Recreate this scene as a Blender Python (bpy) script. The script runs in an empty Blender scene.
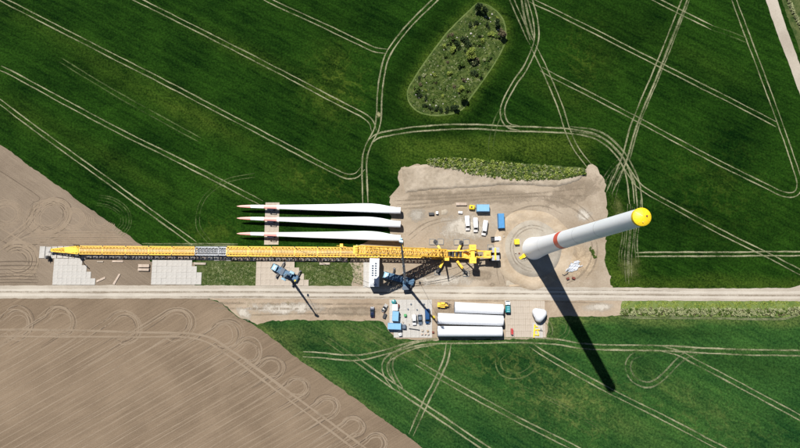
import bpy, bmesh, math, random
import numpy as np
from mathutils import Vector, Matrix
random.seed(7); rng = np.random.default_rng(11)
PI = math.pi
scene = bpy.context.scene
col = scene.collection

# ------------------------------------------------------------------ camera, sky, sun, exposure
FPX, H = 533.0, 222.0                      # focal length in photo pixels (800 wide), flying height in metres
TILT, ROLL = math.atan2(61.0, FPX), math.atan2(8.0, FPX)
cam_d = bpy.data.cameras.new('camera'); cam = bpy.data.objects.new('camera', cam_d); col.objects.link(cam)
cam_d.sensor_fit = 'HORIZONTAL'; cam_d.sensor_width = 36.0; cam_d.lens = 36.0*FPX/800.0
cam_d.clip_start = 1.0; cam_d.clip_end = 6000.0
CR = (Matrix.Rotation(TILT, 4, 'X') @ Matrix.Rotation(ROLL, 4, 'Y'))
cam.matrix_world = Matrix.Translation((0, 0, H)) @ CR
scene.camera = cam
SUN_EL = math.radians(58.6)
SUN_H = Vector((-29.44, 55.40, 0)).normalized()          # horizontal direction towards the sun
sun_dir = Vector((SUN_H.x*math.cos(SUN_EL), SUN_H.y*math.cos(SUN_EL), math.sin(SUN_EL)))
world = bpy.data.worlds.new('World'); scene.world = world; world.use_nodes = True
wn = world.node_tree.nodes; wl = world.node_tree.links
sky = wn.new('ShaderNodeTexSky'); sky.sky_type = 'NISHITA'; sky.sun_disc = False
sky.sun_elevation = SUN_EL; sky.sun_rotation = math.atan2(SUN_H.x, SUN_H.y)
sky.altitude = 200; sky.air_density = 0.7; sky.dust_density = 0.15; sky.ozone_density = 1.0
wn['Background'].inputs['Strength'].default_value = 0.05
wl.new(sky.outputs[0], wn['Background'].inputs['Color'])
sd = bpy.data.lights.new('sun', 'SUN'); sd.energy = 5.0; sd.angle = math.radians(0.53); sd.color = (1.0, 0.955, 0.89)
so = bpy.data.objects.new('sun', sd); col.objects.link(so)
so.rotation_euler = sun_dir.to_track_quat('Z', 'Y').to_euler(); so.location = (0, 0, 300)
scene.view_settings.view_transform = 'Standard'; scene.view_settings.look = 'None'
scene.view_settings.gamma = 1.0; scene.view_settings.use_curve_mapping = False
scene.view_settings.exposure = 0.55
scene.render.engine = 'CYCLES'

# ------------------------------------------------------------------ helpers
R3 = CR.to_3x3(); CAMP = Vector((0, 0, H))
def G(px, py, z=0.0):
    d = R3 @ Vector(((px-400)/FPX, (224-py)/FPX, -1.0))
    return CAMP + d*((z-H)/d.z)
def lin(c):
    def f(v):
        v = v/255.0
        return v/12.92 if v <= 0.04045 else ((v+0.055)/1.055)**2.4
    return (f(c[0]), f(c[1]), f(c[2]), 1.0)

class MB:
    def __init__(s): s.v = []; s.f = []
    def add(s, vs, fs):
        o = len(s.v); s.v += [tuple(v) for v in vs]; s.f += [tuple(i+o for i in f) for f in fs]
    def box(s, c, size, rz=0.0, M=None):
        hx, hy, hz = size[0]/2, size[1]/2, size[2]/2
        vs = [Vector((x, y, z)) for x in (-hx, hx) for y in (-hy, hy) for z in (-hz, hz)]
        m = Matrix.Rotation(rz, 3, 'Z') if M is None else M
        c = Vector(c)
        s.add([c + m @ v for v in vs], [(0, 1, 3, 2), (4, 6, 7, 5), (0, 4, 5, 1), (2, 3, 7, 6), (0, 2, 6, 4), (1, 5, 7, 3)])
        return s
    def bar(s, a, b, w, h=None, up=None):
        a = Vector(a); b = Vector(b); d = b-a; L = d.length
        if L < 1e-6: return s
        h = h or w
        z = d/L; u = Vector(up) if up else (Vector((0, 0, 1)) if abs(z.z) < .95 else Vector((1, 0, 0)))
        x = u.cross(z).normalized(); y = z.cross(x)
        M = Matrix((x, y, z)).transposed()
        return s.box((a+b)/2, (w, h, L), M=M)
    def cyl(s, a, b, r0, r1=None, n=12, caps=True):
        a = Vector(a); b = Vector(b); r1 = r0 if r1 is None else r1
        z = (b-a).normalized(); u = Vector((0, 0, 1)) if abs(z.z) < .95 else Vector((1, 0, 0))
        x = u.cross(z).normalized(); y = z.cross(x)
        vs = []
        for p, r in ((a, r0), (b, r1)):
            for i in range(n):
                t = 2*PI*i/n; vs.append(p + x*(r*math.cos(t)) + y*(r*math.sin(t)))
        fs = [(i, (i+1) % n, n+(i+1) % n, n+i) for i in range(n)]
        if caps: fs += [tuple(reversed(range(n))), tuple(range(n, 2*n))]
        s.add(vs, fs); return s
    def lathe(s, c, prof, n=32, cap_top=False, cap_bot=False):
        c = Vector(c); vs = []
        for r, z in prof:
            for i in range(n):
                t = 2*PI*i/n; vs.append(c + Vector((r*math.cos(t), r*math.sin(t), z)))
        fs = []
        for k in range(len(prof)-1):
            for i in range(n):
                j = (i+1) % n; fs.append((k*n+i, k*n+j, (k+1)*n+j, (k+1)*n+i))
        if cap_top: fs.append(tuple(range((len(prof)-1)*n, len(prof)*n)))
        if cap_bot: fs.append(tuple(reversed(range(n))))
        s.add(vs, fs); return s
    def loft(s, rings, cap=True):
        n = len(rings[0]); vs = [p for r in rings for p in r]; fs = []
        for k in range(len(rings)-1):
            for i in range(n):
                j = (i+1) % n; fs.append((k*n+i, k*n+j, (k+1)*n+j, (k+1)*n+i))
        if cap: fs += [tuple(reversed(range(n))), tuple(range((len(rings)-1)*n, len(rings)*n))]
        s.add(vs, fs); return s
    def mesh(s, name, mat, smooth=False):
        me = bpy.data.meshes.new(name); me.from_pydata(s.v, [], s.f)
        bm = bmesh.new(); bm.from_mesh(me); bmesh.ops.recalc_face_normals(bm, faces=bm.faces); bm.to_mesh(me); bm.free()
        if mat: me.materials.append(mat)
        if smooth:
            me.polygons.foreach_set('use_smooth', [True]*len(me.polygons))
            me.set_sharp_from_angle(angle=math.radians(35))
        me.update(); return me
    def build(s, name, mat, parent=None, smooth=False, bevel=0.0, world=False):
        if world and parent is not None:
            o = Vector((0, 0, 0)); p = parent
            while p: o += p.location; p = p.parent
            s.v = [(x-o.x, y-o.y, z-o.z) for x, y, z in s.v]
        return obj(name, s.mesh(name, mat, smooth), parent, bevel=bevel)

def obj(name, me, parent=None, loc=(0, 0, 0), rz=0.0, bevel=0.0):
    o = bpy.data.objects.new(name, me); col.objects.link(o); o.location = loc; o.rotation_euler = (0, 0, rz)
    if parent: o.parent = parent
    if bevel:
        m = o.modifiers.new('bevel', 'BEVEL'); m.width = bevel; m.segments = 2; m.limit_method = 'ANGLE'
    return o
def tag(o, label=None, cat=None, group=None, kind=None):
    if label: o['label'] = label
    if cat: o['category'] = cat
    if group: o['group'] = group
    if kind: o['kind'] = kind
    return o
def thing(name, label, cat, loc, rz=0.0, group=None):
    o = bpy.data.objects.new(name, None); col.objects.link(o); o.empty_display_size = 0.5
    o.location = loc; o.rotation_euler = (0, 0, rz)
    return tag(o, label, cat, group)
def copy_tree(o, parent=None):
    c = o.copy(); col.objects.link(c); c.parent = parent
    for ch in list(o.children): copy_tree(ch, c)
    return c
def heading(rear, front):
    a = G(*rear); b = G(*front); d = b-a
    return (a+b)/2, math.atan2(d.y, d.x), d.length

# ------------------------------------------------------------------ materials
def new_mat(name):
    m = bpy.data.materials.new(name); m.use_nodes = True
    nt = m.node_tree; return m, nt, nt.nodes['Principled BSDF']
def node(nt, t, **kw):
    n = nt.nodes.new(t)
    for k, v in kw.items(): setattr(n, k, v)
    return n
def coords(nt, scale=(1, 1, 1), rot=0.0):
    tc = node(nt, 'ShaderNodeTexCoord'); mp = node(nt, 'ShaderNodeMapping')
    mp.vector_type = 'TEXTURE' if False else 'POINT'
    r = node(nt, 'ShaderNodeVectorRotate'); r.rotation_type = 'Z_AXIS'; r.inputs['Angle'].default_value = rot
    nt.links.new(tc.outputs['Object'], r.inputs['Vector']); nt.links.new(r.outputs[0], mp.inputs['Vector'])
    mp.inputs['Scale'].default_value = scale
    return mp.outputs[0]
def noise(nt, vec, scale, detail=4, rough=0.55, dist=0.0):
    n = node(nt, 'ShaderNodeTexNoise'); n.inputs['Scale'].default_value = scale; n.inputs['Detail'].default_value = detail
    n.inputs['Roughness'].default_value = rough; n.inputs['Distortion'].default_value = dist
    nt.links.new(vec, n.inputs['Vector']); return n.outputs['Fac']
def ramp(nt, fac, stops):
    r = node(nt, 'ShaderNodeValToRGB'); e = r.color_ramp.elements
    while len(e) < len(stops): e.new(0.5)
    for k, (p, c) in enumerate(stops): e[k].position = p; e[k].color = c if len(c) == 4 else (*c, 1)
    nt.links.new(fac, r.inputs['Fac']); return r.outputs['Color']
def mix(nt, a, b, fac, mode='MIX'):
    m = node(nt, 'ShaderNodeMix', data_type='RGBA', blend_type=mode)
    for sock, val in ((m.inputs[6], a), (m.inputs[7], b), (m.inputs[0], fac)):
        if isinstance(val, (int, float)): sock.default_value = val
        elif isinstance(val, tuple): sock.default_value = val if len(val) == 4 else (*val, 1)
        else: nt.links.new(val, sock)
    return m.outputs[2]
def gray(v): return (v, v, v, 1)
def math_n(nt, op, a, b=0.0, c=None):
    m = node(nt, 'ShaderNodeMath', operation=op)
    for i, v in enumerate((a, b, c)):
        if v is None: continue
        if isinstance(v, (int, float)): m.inputs[i].default_value = v
        else: nt.links.new(v, m.inputs[i])
    return m.outputs[0]
def bump(nt, bsdf, fac, strength=0.4, dist=0.1):
    b = node(nt, 'ShaderNodeBump'); b.inputs['Strength'].default_value = strength; b.inputs['Distance'].default_value = dist
    nt.links.new(fac, b.inputs['Height']); nt.links.new(b.outputs[0], bsdf.inputs['Normal'])

GA = 0.73                                   # ground albedo level
def ga(*cs): return [tuple(x*GA for x in c[:3])+(1,) for c in cs]
def paint(name, c, rough=0.45, var=0.18, scale=0.8, metal=0.0, dirt=None):
    m, nt, p = new_mat(name)
    v = coords(nt); n = noise(nt, v, scale, 5, 0.6); n2 = noise(nt, v, scale*7, 3, 0.6)
    k = math_n(nt, 'MULTIPLY', n, n2)
    c4 = (*c[:3], 1); dk = (*[x*(1-var) for x in c[:3]], 1)
    cc = ramp(nt, k, [(0.12, dk), (0.36, c4)])
    if dirt: cc = mix(nt, cc, dirt, ramp(nt, n2, [(0.55, gray(0)), (0.85, gray(0.7))]))
    nt.links.new(cc, p.inputs['Base Color']); p.inputs['Roughness'].default_value = rough; p.inputs['Metallic'].default_value = metal
    return m
def soil(name, dark, light, s_big=0.05, s_small=1.2, bump_s=0.5, rough=0.95, stain=None):
    m, nt, p = new_mat(name); dark, light = ga(dark, light)
    v = coords(nt); a = noise(nt, v, s_big, 6, 0.6, 0.6); b = noise(nt, v, s_small, 5, 0.65); e = noise(nt, v, s_small*4, 3, 0.7)
    f = math_n(nt, 'ADD', math_n(nt, 'MULTIPLY', a, 0.55), math_n(nt, 'ADD', math_n(nt, 'MULTIPLY', b, 0.3), math_n(nt, 'MULTIPLY', e, 0.15)))
    c = ramp(nt, f, [(0.39, dark), (0.61, light)])
    if stain:
        stain, = ga(stain)
        st = noise(nt, coords(nt, (0.25, 1, 1)), s_big*3, 5, 0.6, 0.4)
        c = mix(nt, c, stain, ramp(nt, st, [(0.5, gray(0)), (0.72, gray(0.65))]))
    nt.links.new(c, p.inputs['Base Color']); p.inputs['Roughness'].default_value = rough
    p.inputs['Specular IOR Level'].default_value = 0.1
    bump(nt, p, math_n(nt, 'ADD', b, e), bump_s, 0.12); return m

def crop_mat(name, dark, mid, yellow, rot):
    m, nt, p = new_mat(name); dark, mid, yellow = ga(dark, mid, yellow)
    at = node(nt, 'ShaderNodeAttribute', attribute_name='tint'); sep = node(nt, 'ShaderNodeSeparateColor')
    nt.links.new(at.outputs['Color'], sep.inputs[0])
    v = coords(nt); vs = coords(nt, (0.05, 1.0, 1.0), rot); vs2 = coords(nt, (0.12, 1.0, 1.0), rot)
    big = noise(nt, v, 0.022, 6, 0.62, 0.8); st = noise(nt, vs, 0.55, 4, 0.6, 0.15); st2 = noise(nt, vs2, 2.2, 3, 0.6)
    fine = noise(nt, v, 1.15, 5, 0.8); med = noise(nt, coords(nt, (0.45, 1, 1), rot), 0.22, 6, 0.68, 0.9)
    f = math_n(nt, 'ADD', math_n(nt, 'MULTIPLY', big, 0.30), math_n(nt, 'ADD', math_n(nt, 'MULTIPLY', st, 0.22),
        math_n(nt, 'ADD', math_n(nt, 'MULTIPLY', st2, 0.10), math_n(nt, 'ADD', math_n(nt, 'MULTIPLY', fine, 0.16), math_n(nt, 'MULTIPLY', med, 0.22)))))
    c = ramp(nt, f, [(0.41, dark), (0.50, tuple((a*1.1+b*.9)/2 for a, b in zip(dark, mid))), (0.60, mid)])
    yn = math_n(nt, 'MULTIPLY', sep.outputs[0], ramp(nt, math_n(nt, 'ADD', math_n(nt, 'MULTIPLY', med, 0.5), math_n(nt, 'MULTIPLY', fine, 0.5)), [(0.40, gray(0.1)), (0.60, gray(1.0))]))
    c = mix(nt, c, yellow, yn)
    vd = node(nt, 'ShaderNodeTexVoronoi', feature='DISTANCE_TO_EDGE'); vd.inputs['Scale'].default_value = 0.16
    nv = node(nt, 'ShaderNodeTexNoise'); nv.inputs['Scale'].default_value = 0.35; nv.inputs['Detail'].default_value = 4; nt.links.new(v, nv.inputs['Vector'])
    va = node(nt, 'ShaderNodeVectorMath', operation='MULTIPLY_ADD'); va.inputs[1].default_value = (9, 9, 0); nt.links.new(nv.outputs['Color'], va.inputs[0]); nt.links.new(v, va.inputs[2]); nt.links.new(va.outputs[0], vd.inputs['Vector'])
    vein = ramp(nt, vd.outputs['Distance'], [(0.02, gray(1)), (0.11, gray(0))])
    c = mix(nt, c, yellow, math_n(nt, 'MULTIPLY', math_n(nt, 'MULTIPLY', vein, sep.outputs[2]), ramp(nt, med, [(.42, gray(.1)), (.6, gray(1))])))
    # bright little tillers and dark gaps between plants
    c = mix(nt, c, ramp(nt, fine, [(0.34, gray(0.45)), (0.5, gray(1.0)), (0.66, gray(1.55))]), 0.9, 'MULTIPLY')
    c = mix(nt, c, gray(0.42), math_n(nt, 'MULTIPLY', sep.outputs[1], 1.0), 'MULTIPLY')
    nt.links.new(c, p.inputs['Base Color']); p.inputs['Roughness'].default_value = 0.95; p.inputs['Specular IOR Level'].default_value = 0.02
    bump(nt, p, math_n(nt, 'ADD', fine, math_n(nt, 'MULTIPLY', st2, 0.6)), 0.55, 0.25)
    return m

def plough_mat(name, dark, light, rot, period, lines=0.4):
    m, nt, p = new_mat(name); dark, light = ga(dark, light)
    v = coords(nt); vr = coords(nt, (0.03, 1, 1), rot)
    big = noise(nt, v, 0.03, 5, 0.6, 0.5); fine = noise(nt, v, 2.0, 4, 0.7)
    st = noise(nt, vr, 1.0/period*2.2, 3, 0.55); st2 = noise(nt, vr, 1.0/period*9, 2, 0.6)
    w = node(nt, 'ShaderNodeTexWave', wave_type='BANDS', bands_direction='Y', wave_profile='SIN')
    w.inputs['Scale'].default_value = 0.314/period; w.inputs['Distortion'].default_value = 1.4; w.inputs['Detail'].default_value = 3; w.inputs['Detail Scale'].default_value = 0.6
    nt.links.new(coords(nt, (0.25, 1, 1), rot), w.inputs['Vector'])
    f = math_n(nt, 'ADD', math_n(nt, 'MULTIPLY', big, 0.42), math_n(nt, 'ADD', math_n(nt, 'MULTIPLY', st, 0.08), math_n(nt, 'ADD', math_n(nt, 'MULTIPLY', st2, 0.22), math_n(nt, 'MULTIPLY', fine, 0.28))))
    c = ramp(nt, f, [(0.40, dark), (0.60, light)])
    c = mix(nt, c, (light[0]*1.2, light[1]*1.19, light[2]*1.17, 1), math_n(nt, 'MULTIPLY', ramp(nt, w.outputs['Fac'], [(0.93, gray(0)), (0.995, gray(lines))]), ramp(nt, st2, [(0.3, gray(0.1)), (0.6, gray(1))])))
    nt.links.new(c, p.inputs['Base Color']); p.inputs['Roughness'].default_value = 0.95; p.inputs['Specular IOR Level'].default_value = 0.1
    bump(nt, p, math_n(nt, 'ADD', math_n(nt, 'MULTIPLY', st2, 1.0), fine), 0.5, 0.15)
    return m

def track_mat(name, dark, light, cover, patch=0.35):
    """a worn wheel line: bare or flattened ground with plants left standing in places"""
    m, nt, p = new_mat(name); dark, light = ga(dark, light)
    v = coords(nt); n = noise(nt, v, 1.6, 4, 0.7); b = noise(nt, v, patch, 4, 0.6); fine = noise(nt, v, 1.9, 4, 0.8)
    lo = noise(nt, v, 0.09, 4, 0.65)
    nt.links.new(ramp(nt, math_n(nt, 'ADD', math_n(nt, 'MULTIPLY', n, 0.5), math_n(nt, 'MULTIPLY', lo, 0.5)), [(0.38, dark), (0.60, light)]), p.inputs['Base Color'])
    p.inputs['Roughness'].default_value = 0.95; p.inputs['Specular IOR Level'].default_value = 0.1
    k = math_n(nt, 'ADD', math_n(nt, 'MULTIPLY', b, 0.35), math_n(nt, 'ADD', math_n(nt, 'MULTIPLY', fine, 0.35), math_n(nt, 'MULTIPLY', lo, 0.3)))
    a = ramp(nt, k, [(max(0.0, 0.62-cover*0.5), gray(0)), (0.80-cover*0.5, gray(min(1.0, 0.4+cover*0.6)))])
    nt.links.new(a, p.inputs['Alpha'])
    return m

MT = {}
MT['crop'] = crop_mat('winter_wheat', (0.0018, 0.0125, 0.0018, 1), (0.0200, 0.062, 0.0060, 1), (0.060, 0.095, 0.012, 1), math.radians(27))
MT['crop_s'] = crop_mat('winter_wheat_south', (0.0055, 0.034, 0.0095, 1), (0.040, 0.108, 0.022, 1), (0.112, 0.145, 0.040, 1), math.radians(29))
MT['rough_grass'] = soil('rough_grass', (0.026, 0.06, 0.012, 1), (0.12, 0.14, 0.05, 1), 0.25, 1.4, 0.8)
MT['grass_light'] = soil('verge_grass', (0.085, 0.15, 0.028, 1), (0.22, 0.27, 0.09, 1), 0.12, 1.2, 0.8)
MT['plough_a'] = plough_mat('ploughed_soil_north', (0.172, 0.134, 0.098, 1), (0.285, 0.228, 0.170, 1), math.radians(34), 2.6, 0.12)
MT['plough_b'] = plough_mat('ploughed_soil_south', (0.165, 0.122, 0.083, 1), (0.272, 0.206, 0.143, 1), math.radians(-30), 4.6, 0.16)
MT['gravel'] = soil('pale_gravel_road', (0.37, 0.325, 0.265, 1), (0.51, 0.46, 0.385, 1), 0.06, 1.6, 0.3)
MT['lane'] = soil('worn_gravel_lane', (0.48, 0.435, 0.37, 1), (0.58, 0.535, 0.46, 1), 0.06, 1.6, 0.2)
MT['pad'] = soil('compacted_pad', (0.295, 0.238, 0.173, 1), (0.465, 0.392, 0.305, 1), 0.06, 1.4, 0.35, stain=(0.30, 0.238, 0.17, 1))
MT['dirt'] = soil('bare_subsoil', (0.32, 0.245, 0.175, 1), (0.47, 0.385, 0.29, 1), 0.07, 1.1, 0.5, stain=(0.36, 0.29, 0.2, 1))
MT['orange_sand'] = soil('orange_sand', (0.41, 0.305, 0.20, 1), (0.57, 0.465, 0.34, 1), 0.1, 1.0, 0.5)
MT['grey_gravel'] = soil('grey_gravel', (0.37, 0.315, 0.24, 1), (0.50, 0.445, 0.36, 1), 0.14, 1.8, 0.4)
MT['sand_thin'] = track_mat('thin_sand', (0.41, 0.30, 0.19, 1), (0.54, 0.43, 0.30, 1), 0.62, 0.12)
MT['rubble_thin'] = track_mat('thin_rubble', (0.5, 0.47, 0.42, 1), (0.66, 0.64, 0.6, 1), 0.55, 0.5)
MT['found'] = soil('foundation_gravel', (0.33, 0.29, 0.235, 1), (0.47, 0.43, 0.36, 1), 0.16, 1.6, 0.45, stain=(0.40, 0.34, 0.26, 1))
MT['found_sand'] = soil('foundation_sand', (0.40, 0.31, 0.21, 1), (0.56, 0.465, 0.35, 1), 0.16, 1.2, 0.5, stain=(0.37, 0.31, 0.24, 1))
MT['mound'] = soil('topsoil_mound', (0.33, 0.275, 0.205, 1), (0.51, 0.44, 0.35, 1), 0.12, 0.9, 0.9)
MT['track'] = track_mat('wheel_line_bare', (0.105, 0.135, 0.052, 1), (0.44, 0.42, 0.27, 1), 0.57)
MT['track_mid'] = track_mat('wheel_line_worn', (0.09, 0.12, 0.045, 1), (0.36, 0.36, 0.215, 1), 0.50)
MT['track_faint'] = track_mat('wheel_line_faint', (0.05, 0.09, 0.025, 1), (0.20, 0.25, 0.10, 1), 0.42)
MT['track_scuff'] = track_mat('wheel_scuff', (0.12, 0.14, 0.06, 1), (0.42, 0.41, 0.26, 1), 0.36)
MT['soil_light'] = track_mat('soil_track_light', (0.315, 0.245, 0.175, 1), (0.365, 0.29, 0.212, 1), 0.66)
MT['soil_dark'] = track_mat('soil_track_dark', (0.145, 0.11, 0.08, 1), (0.19, 0.15, 0.112, 1), 0.58)
MT['pad_tread'] = track_mat('pad_tread', (0.25, 0.20, 0.145, 1), (0.33, 0.27, 0.20, 1), 0.42)
MT['concrete'] = soil('pale_concrete_plate', (0.43, 0.415, 0.385, 1), (0.63, 0.61, 0.575, 1), 0.12, 0.9, 0.12, 0.8, stain=(0.45, 0.41, 0.35, 1))
MT['timber'] = soil('weathered_timber', (0.42, 0.36, 0.29, 1), (0.60, 0.53, 0.45, 1), 0.2, 2.0, 0.3)
MT['timber_pink'] = soil('new_timber', (0.50, 0.40, 0.32, 1), (0.68, 0.57, 0.48, 1), 0.4, 2.0, 0.3)
MT['yellow'] = paint('crane_yellow', (0.90, 0.55, 0.06), 0.4, 0.22)
MT['yellow_b'] = paint('crane_yellow_worn', (0.82, 0.48, 0.07), 0.5, 0.3)
MT['yellow_pale'] = paint('walkway_mesh', (0.72, 0.52, 0.22), 0.6, 0.3)
MT['cap_yellow'] = paint('yellow_cover', (0.86, 0.60, 0.01), 0.5, 0.12)
MT['grey_steel'] = paint('grey_steel', (0.42, 0.44, 0.47), 0.4, 0.3, metal=0.2)
MT['dark'] = paint('dark_steel', (0.025, 0.027, 0.032), 0.5, 0.3)
MT['rubber'] = paint('rubber', (0.018, 0.018, 0.019), 0.8, 0.3)
MT['glass'] = paint('tinted_glass', (0.012, 0.018, 0.024), 0.08, 0.1)
MT['white'] = paint('white_gelcoat', (0.70, 0.72, 0.75), 0.35, 0.08, 0.15)
MT['tower_white'] = paint('tower_white', (0.83, 0.87, 0.92), 0.4, 0.04, 0.15)
MT['car_white'] = paint('white_paint', (0.78, 0.78, 0.78), 0.3, 0.05)
MT['red_band'] = paint('overexposed_red_band', (0.62, 0.27, 0.235), 0.45, 0.1)  # washed-out look of overexposed sunlight put into the blade band red
MT['tower_red'] = paint('signal_red', (0.68, 0.05, 0.018), 0.4, 0.15)
MT['blue'] = paint('container_blue', (0.05, 0.225, 0.47), 0.45, 0.18)
MT['blue_light'] = paint('sunbleached_blue', (0.17, 0.37, 0.58), 0.5, 0.15)
MT['crane_blue'] = paint('crane_blue', (0.075, 0.155, 0.25), 0.35, 0.25)
MT['crane_pale'] = paint('crane_pale_blue', (0.28, 0.46, 0.58), 0.35, 0.15)
MT['crane_dark'] = paint('crane_boom_blue', (0.05, 0.075, 0.14), 0.4, 0.2)
MT['navy'] = paint('navy_paint', (0.010, 0.018, 0.05), 0.25, 0.1)
MT['deep_blue'] = paint('deep_blue_paint', (0.02, 0.07, 0.19), 0.3, 0.1)
MT['silver'] = paint('silver_paint', (0.36, 0.35, 0.33), 0.3, 0.1, metal=0.3)
MT['slate'] = paint('slate_paint', (0.10, 0.13, 0.17), 0.3, 0.1)
MT['teal'] = paint('teal_paint', (0.02, 0.22, 0.24), 0.35, 0.15)
MT['green'] = paint('green_paint', (0.06, 0.30, 0.10), 0.5, 0.2)
MT['red'] = paint('red_paint', (0.45, 0.03, 0.025), 0.45, 0.2)
MT['rust'] = paint('rusty_red', (0.16, 0.035, 0.02), 0.7, 0.3)
MT['lamp'] = paint('headlamp', (0.75, 0.76, 0.78), 0.1, 0.05)
MT['tail'] = paint('tail_lamp', (0.4, 0.01, 0.01), 0.2, 0.05)
MT['bark'] = paint('bark', (0.10, 0.075, 0.05), 0.9, 0.4)
def leaf_mat(name, a, b):
    m, nt, p = new_mat(name); a, b = ga(a, b)
    v = coords(nt); n = noise(nt, v, 1.1, 3, 0.6); n2 = noise(nt, v, 6, 2, 0.6)
    nt.links.new(ramp(nt, math_n(nt, 'ADD', math_n(nt, 'MULTIPLY', n, 0.6), math_n(nt, 'MULTIPLY', n2, 0.4)), [(0.35, a), (0.65, b)]), p.inputs['Base Color'])
    p.inputs['Roughness'].default_value = 0.7; p.inputs['Specular IOR Level'].default_value = 0.15
    return m
MT['leaf'] = leaf_mat('leaf_mid', (0.045, 0.095, 0.014, 1), (0.125, 0.19, 0.036, 1))
MT['leaf_dark'] = leaf_mat('leaf_dark', (0.014, 0.032, 0.010, 1), (0.04, 0.07, 0.02, 1))
MT['leaf_lime'] = leaf_mat('leaf_lime', (0.18, 0.26, 0.04, 1), (0.38, 0.45, 0.10, 1))
MT['leaf_pale'] = leaf_mat('leaf_pale', (0.22, 0.26, 0.10, 1), (0.55, 0.57, 0.32, 1))
MT['leaf_brown'] = leaf_mat('leaf_brown', (0.10, 0.085, 0.045, 1), (0.24, 0.21, 0.12, 1))
MT['stone'] = paint('pale_stone', (0.40, 0.38, 0.34), 0.9, 0.25)
MT['tarp'] = paint('white_tarp', (0.52, 0.55, 0.60), 0.5, 0.35, 1.2)

# ------------------------------------------------------------------ the ground
ISLAND = [(479,3),(488,6),(494,10),(501,17),(504.7,26),(505.5,35),(504.7,43),(494,63),(469,99),(465,106),(459,111),(447,114.5),(433,115),(422,113),(414.6,109),(409,102),(407.4,96.4),(408.5,89),(411.7,83.5),(427.6,59),(447.7,33),(468,13)]
def project_np(X, Y):
    Rm = np.array(R3).T; P = np.stack([X, Y, np.full_like(X, -H)], -1) @ Rm.T
    return 400+FPX*P[..., 0]/-P[..., 2], 224-FPX*P[..., 1]/-P[..., 2]
def poly_dist(px, py, poly):
    d = np.full(px.shape, 1e9); inside = np.zeros(px.shape, bool)
    n = len(poly)
    for i in range(n):
        (ax, ay), (bx, by) = poly[i], poly[(i+1) % n]
        vx, vy = bx-ax, by-ay; t = np.clip(((px-ax)*vx+(py-ay)*vy)/(vx*vx+vy*vy), 0, 1)
        d = np.minimum(d, np.hypot(px-ax-t*vx, py-ay-t*vy))
        c = ((ay > py) != (by > py)) & (px < (bx-ax)*(py-ay)/((by-ay) if by != ay else 1e-9)+ax)
        inside ^= c
    return d, inside
def blob(px, py, cx, cy, sx, sy, ang):
    a = math.radians(ang); dx, dy = px-cx, py-cy
    u = dx*math.cos(a)+dy*math.sin(a); w = -dx*math.sin(a)+dy*math.cos(a)
    return np.exp(-(u/sx)**2-(w/sy)**2)
def grid_mesh(name, x0, x1, y0, y1, step, mat, tint):
    nx = int((x1-x0)/step)+1; ny = int((y1-y0)/step)+1
    xs = np.linspace(x0, x1, nx); ys = np.linspace(y0, y1, ny); X, Y = np.meshgrid(xs, ys)
    v = np.stack([X.ravel(), Y.ravel(), np.zeros(nx*ny)], -1)
    i = (np.arange(ny-1)[:, None]*nx+np.arange(nx-1)[None, :]).ravel()
    f = np.stack([i, i+1, i+nx+1, i+nx], -1)
    me = bpy.data.meshes.new(name); me.vertices.add(len(v)); me.vertices.foreach_set('co', v.ravel().astype(np.float32))
    me.loops.add(f.size); me.loops.foreach_set('vertex_index', f.ravel().astype(np.int32))
    me.polygons.add(len(f)); me.polygons.foreach_set('loop_start', np.arange(0, f.size, 4, dtype=np.int32))
    me.update(); me.validate()
    at = me.attributes.new('tint', 'FLOAT_COLOR', 'POINT')
    px, py = project_np(X.ravel(), Y.ravel()); yel, dk, ve = tint(px, py)
    data = np.stack([np.clip(yel*.85, 0, 1), np.clip(dk, 0, 1), np.clip(ve, 0, 1), np.ones_like(px)], -1)
    at.data.foreach_set('color', data.ravel().astype(np.float32)); me.materials.append(mat)
    return obj(name, me)
def tint_north(px, py):
    d, ins = poly_dist(px, py, ISLAND)
    yel = 0.95*np.exp(-(d/7.0)**2)*(~ins)
    wob = 6*np.sin(px*0.05)+4*np.sin(px*0.13+1)
    for cx, cy, sx, sy, a, s in [(60,38,70,9,27,.32),(160,98,80,14,27,.45),(200,120,50,10,27,.5),(250,55,60,9,27,.42),(330,95,26,22,40,.45),(335,60,22,16,60,.35),
                                 (30,120,50,14,35,.25),(120,165,70,10,30,.3),(440,150,60,14,0,.6),(520,148,55,14,0,.6),(560,95,40,10,27,.35),(600,60,30,20,60,.2),
                                 (215,234,12,7,0,.8),(225,190,40,8,27,.25),(300,180,40,14,27,.3),(700,60,60,14,27,.15),(720,180,40,8,27,.2),(560,140,40,10,0,.5)]:
        yel = yel+s*blob(px, py, cx, cy, sx, sy, a)
    edge = np.clip((py-(272+0.4*wob))/10, 0, 1)*(px > 600)+np.exp(-((px-614)/13)**2)*np.clip((py-190)/12, 0, 1)*0.75+0.9*blob(px, py, 630, 272, 16, 14, 0)
    yel = yel+0.75*edge+0.4*np.clip((py-134)/6, 0, 1)*np.clip((px-385)/12, 0, 1)*np.clip((600-px)/14, 0, 1)*(py < 175)
    dk = 0.55*np.exp(-((d-17)/9.0)**2)*(~ins)+0.35*blob(px, py, 610, 30, 60, 40, 0)+0.3*blob(px, py, 330, 20, 60, 20, 10)+0.4*blob(px, py, 700, 225, 70, 22, 0)+0.25*blob(px, py, 100, 75, 90, 8, 27)+0.25*blob(px, py, 60, 130, 80, 8, 30)
    ve = 1.0*blob(px, py, 338, 85, 30, 30, 20)+.8*blob(px, py, 320, 182, 40, 18, 20)+.35*blob(px, py, 715, 190, 60, 40, 20)+.5*blob(px, py, 580, 60, 22, 40, 0)+.7*blob(px, py, 215, 230, 25, 12, 0)
    return yel, dk, ve
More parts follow.
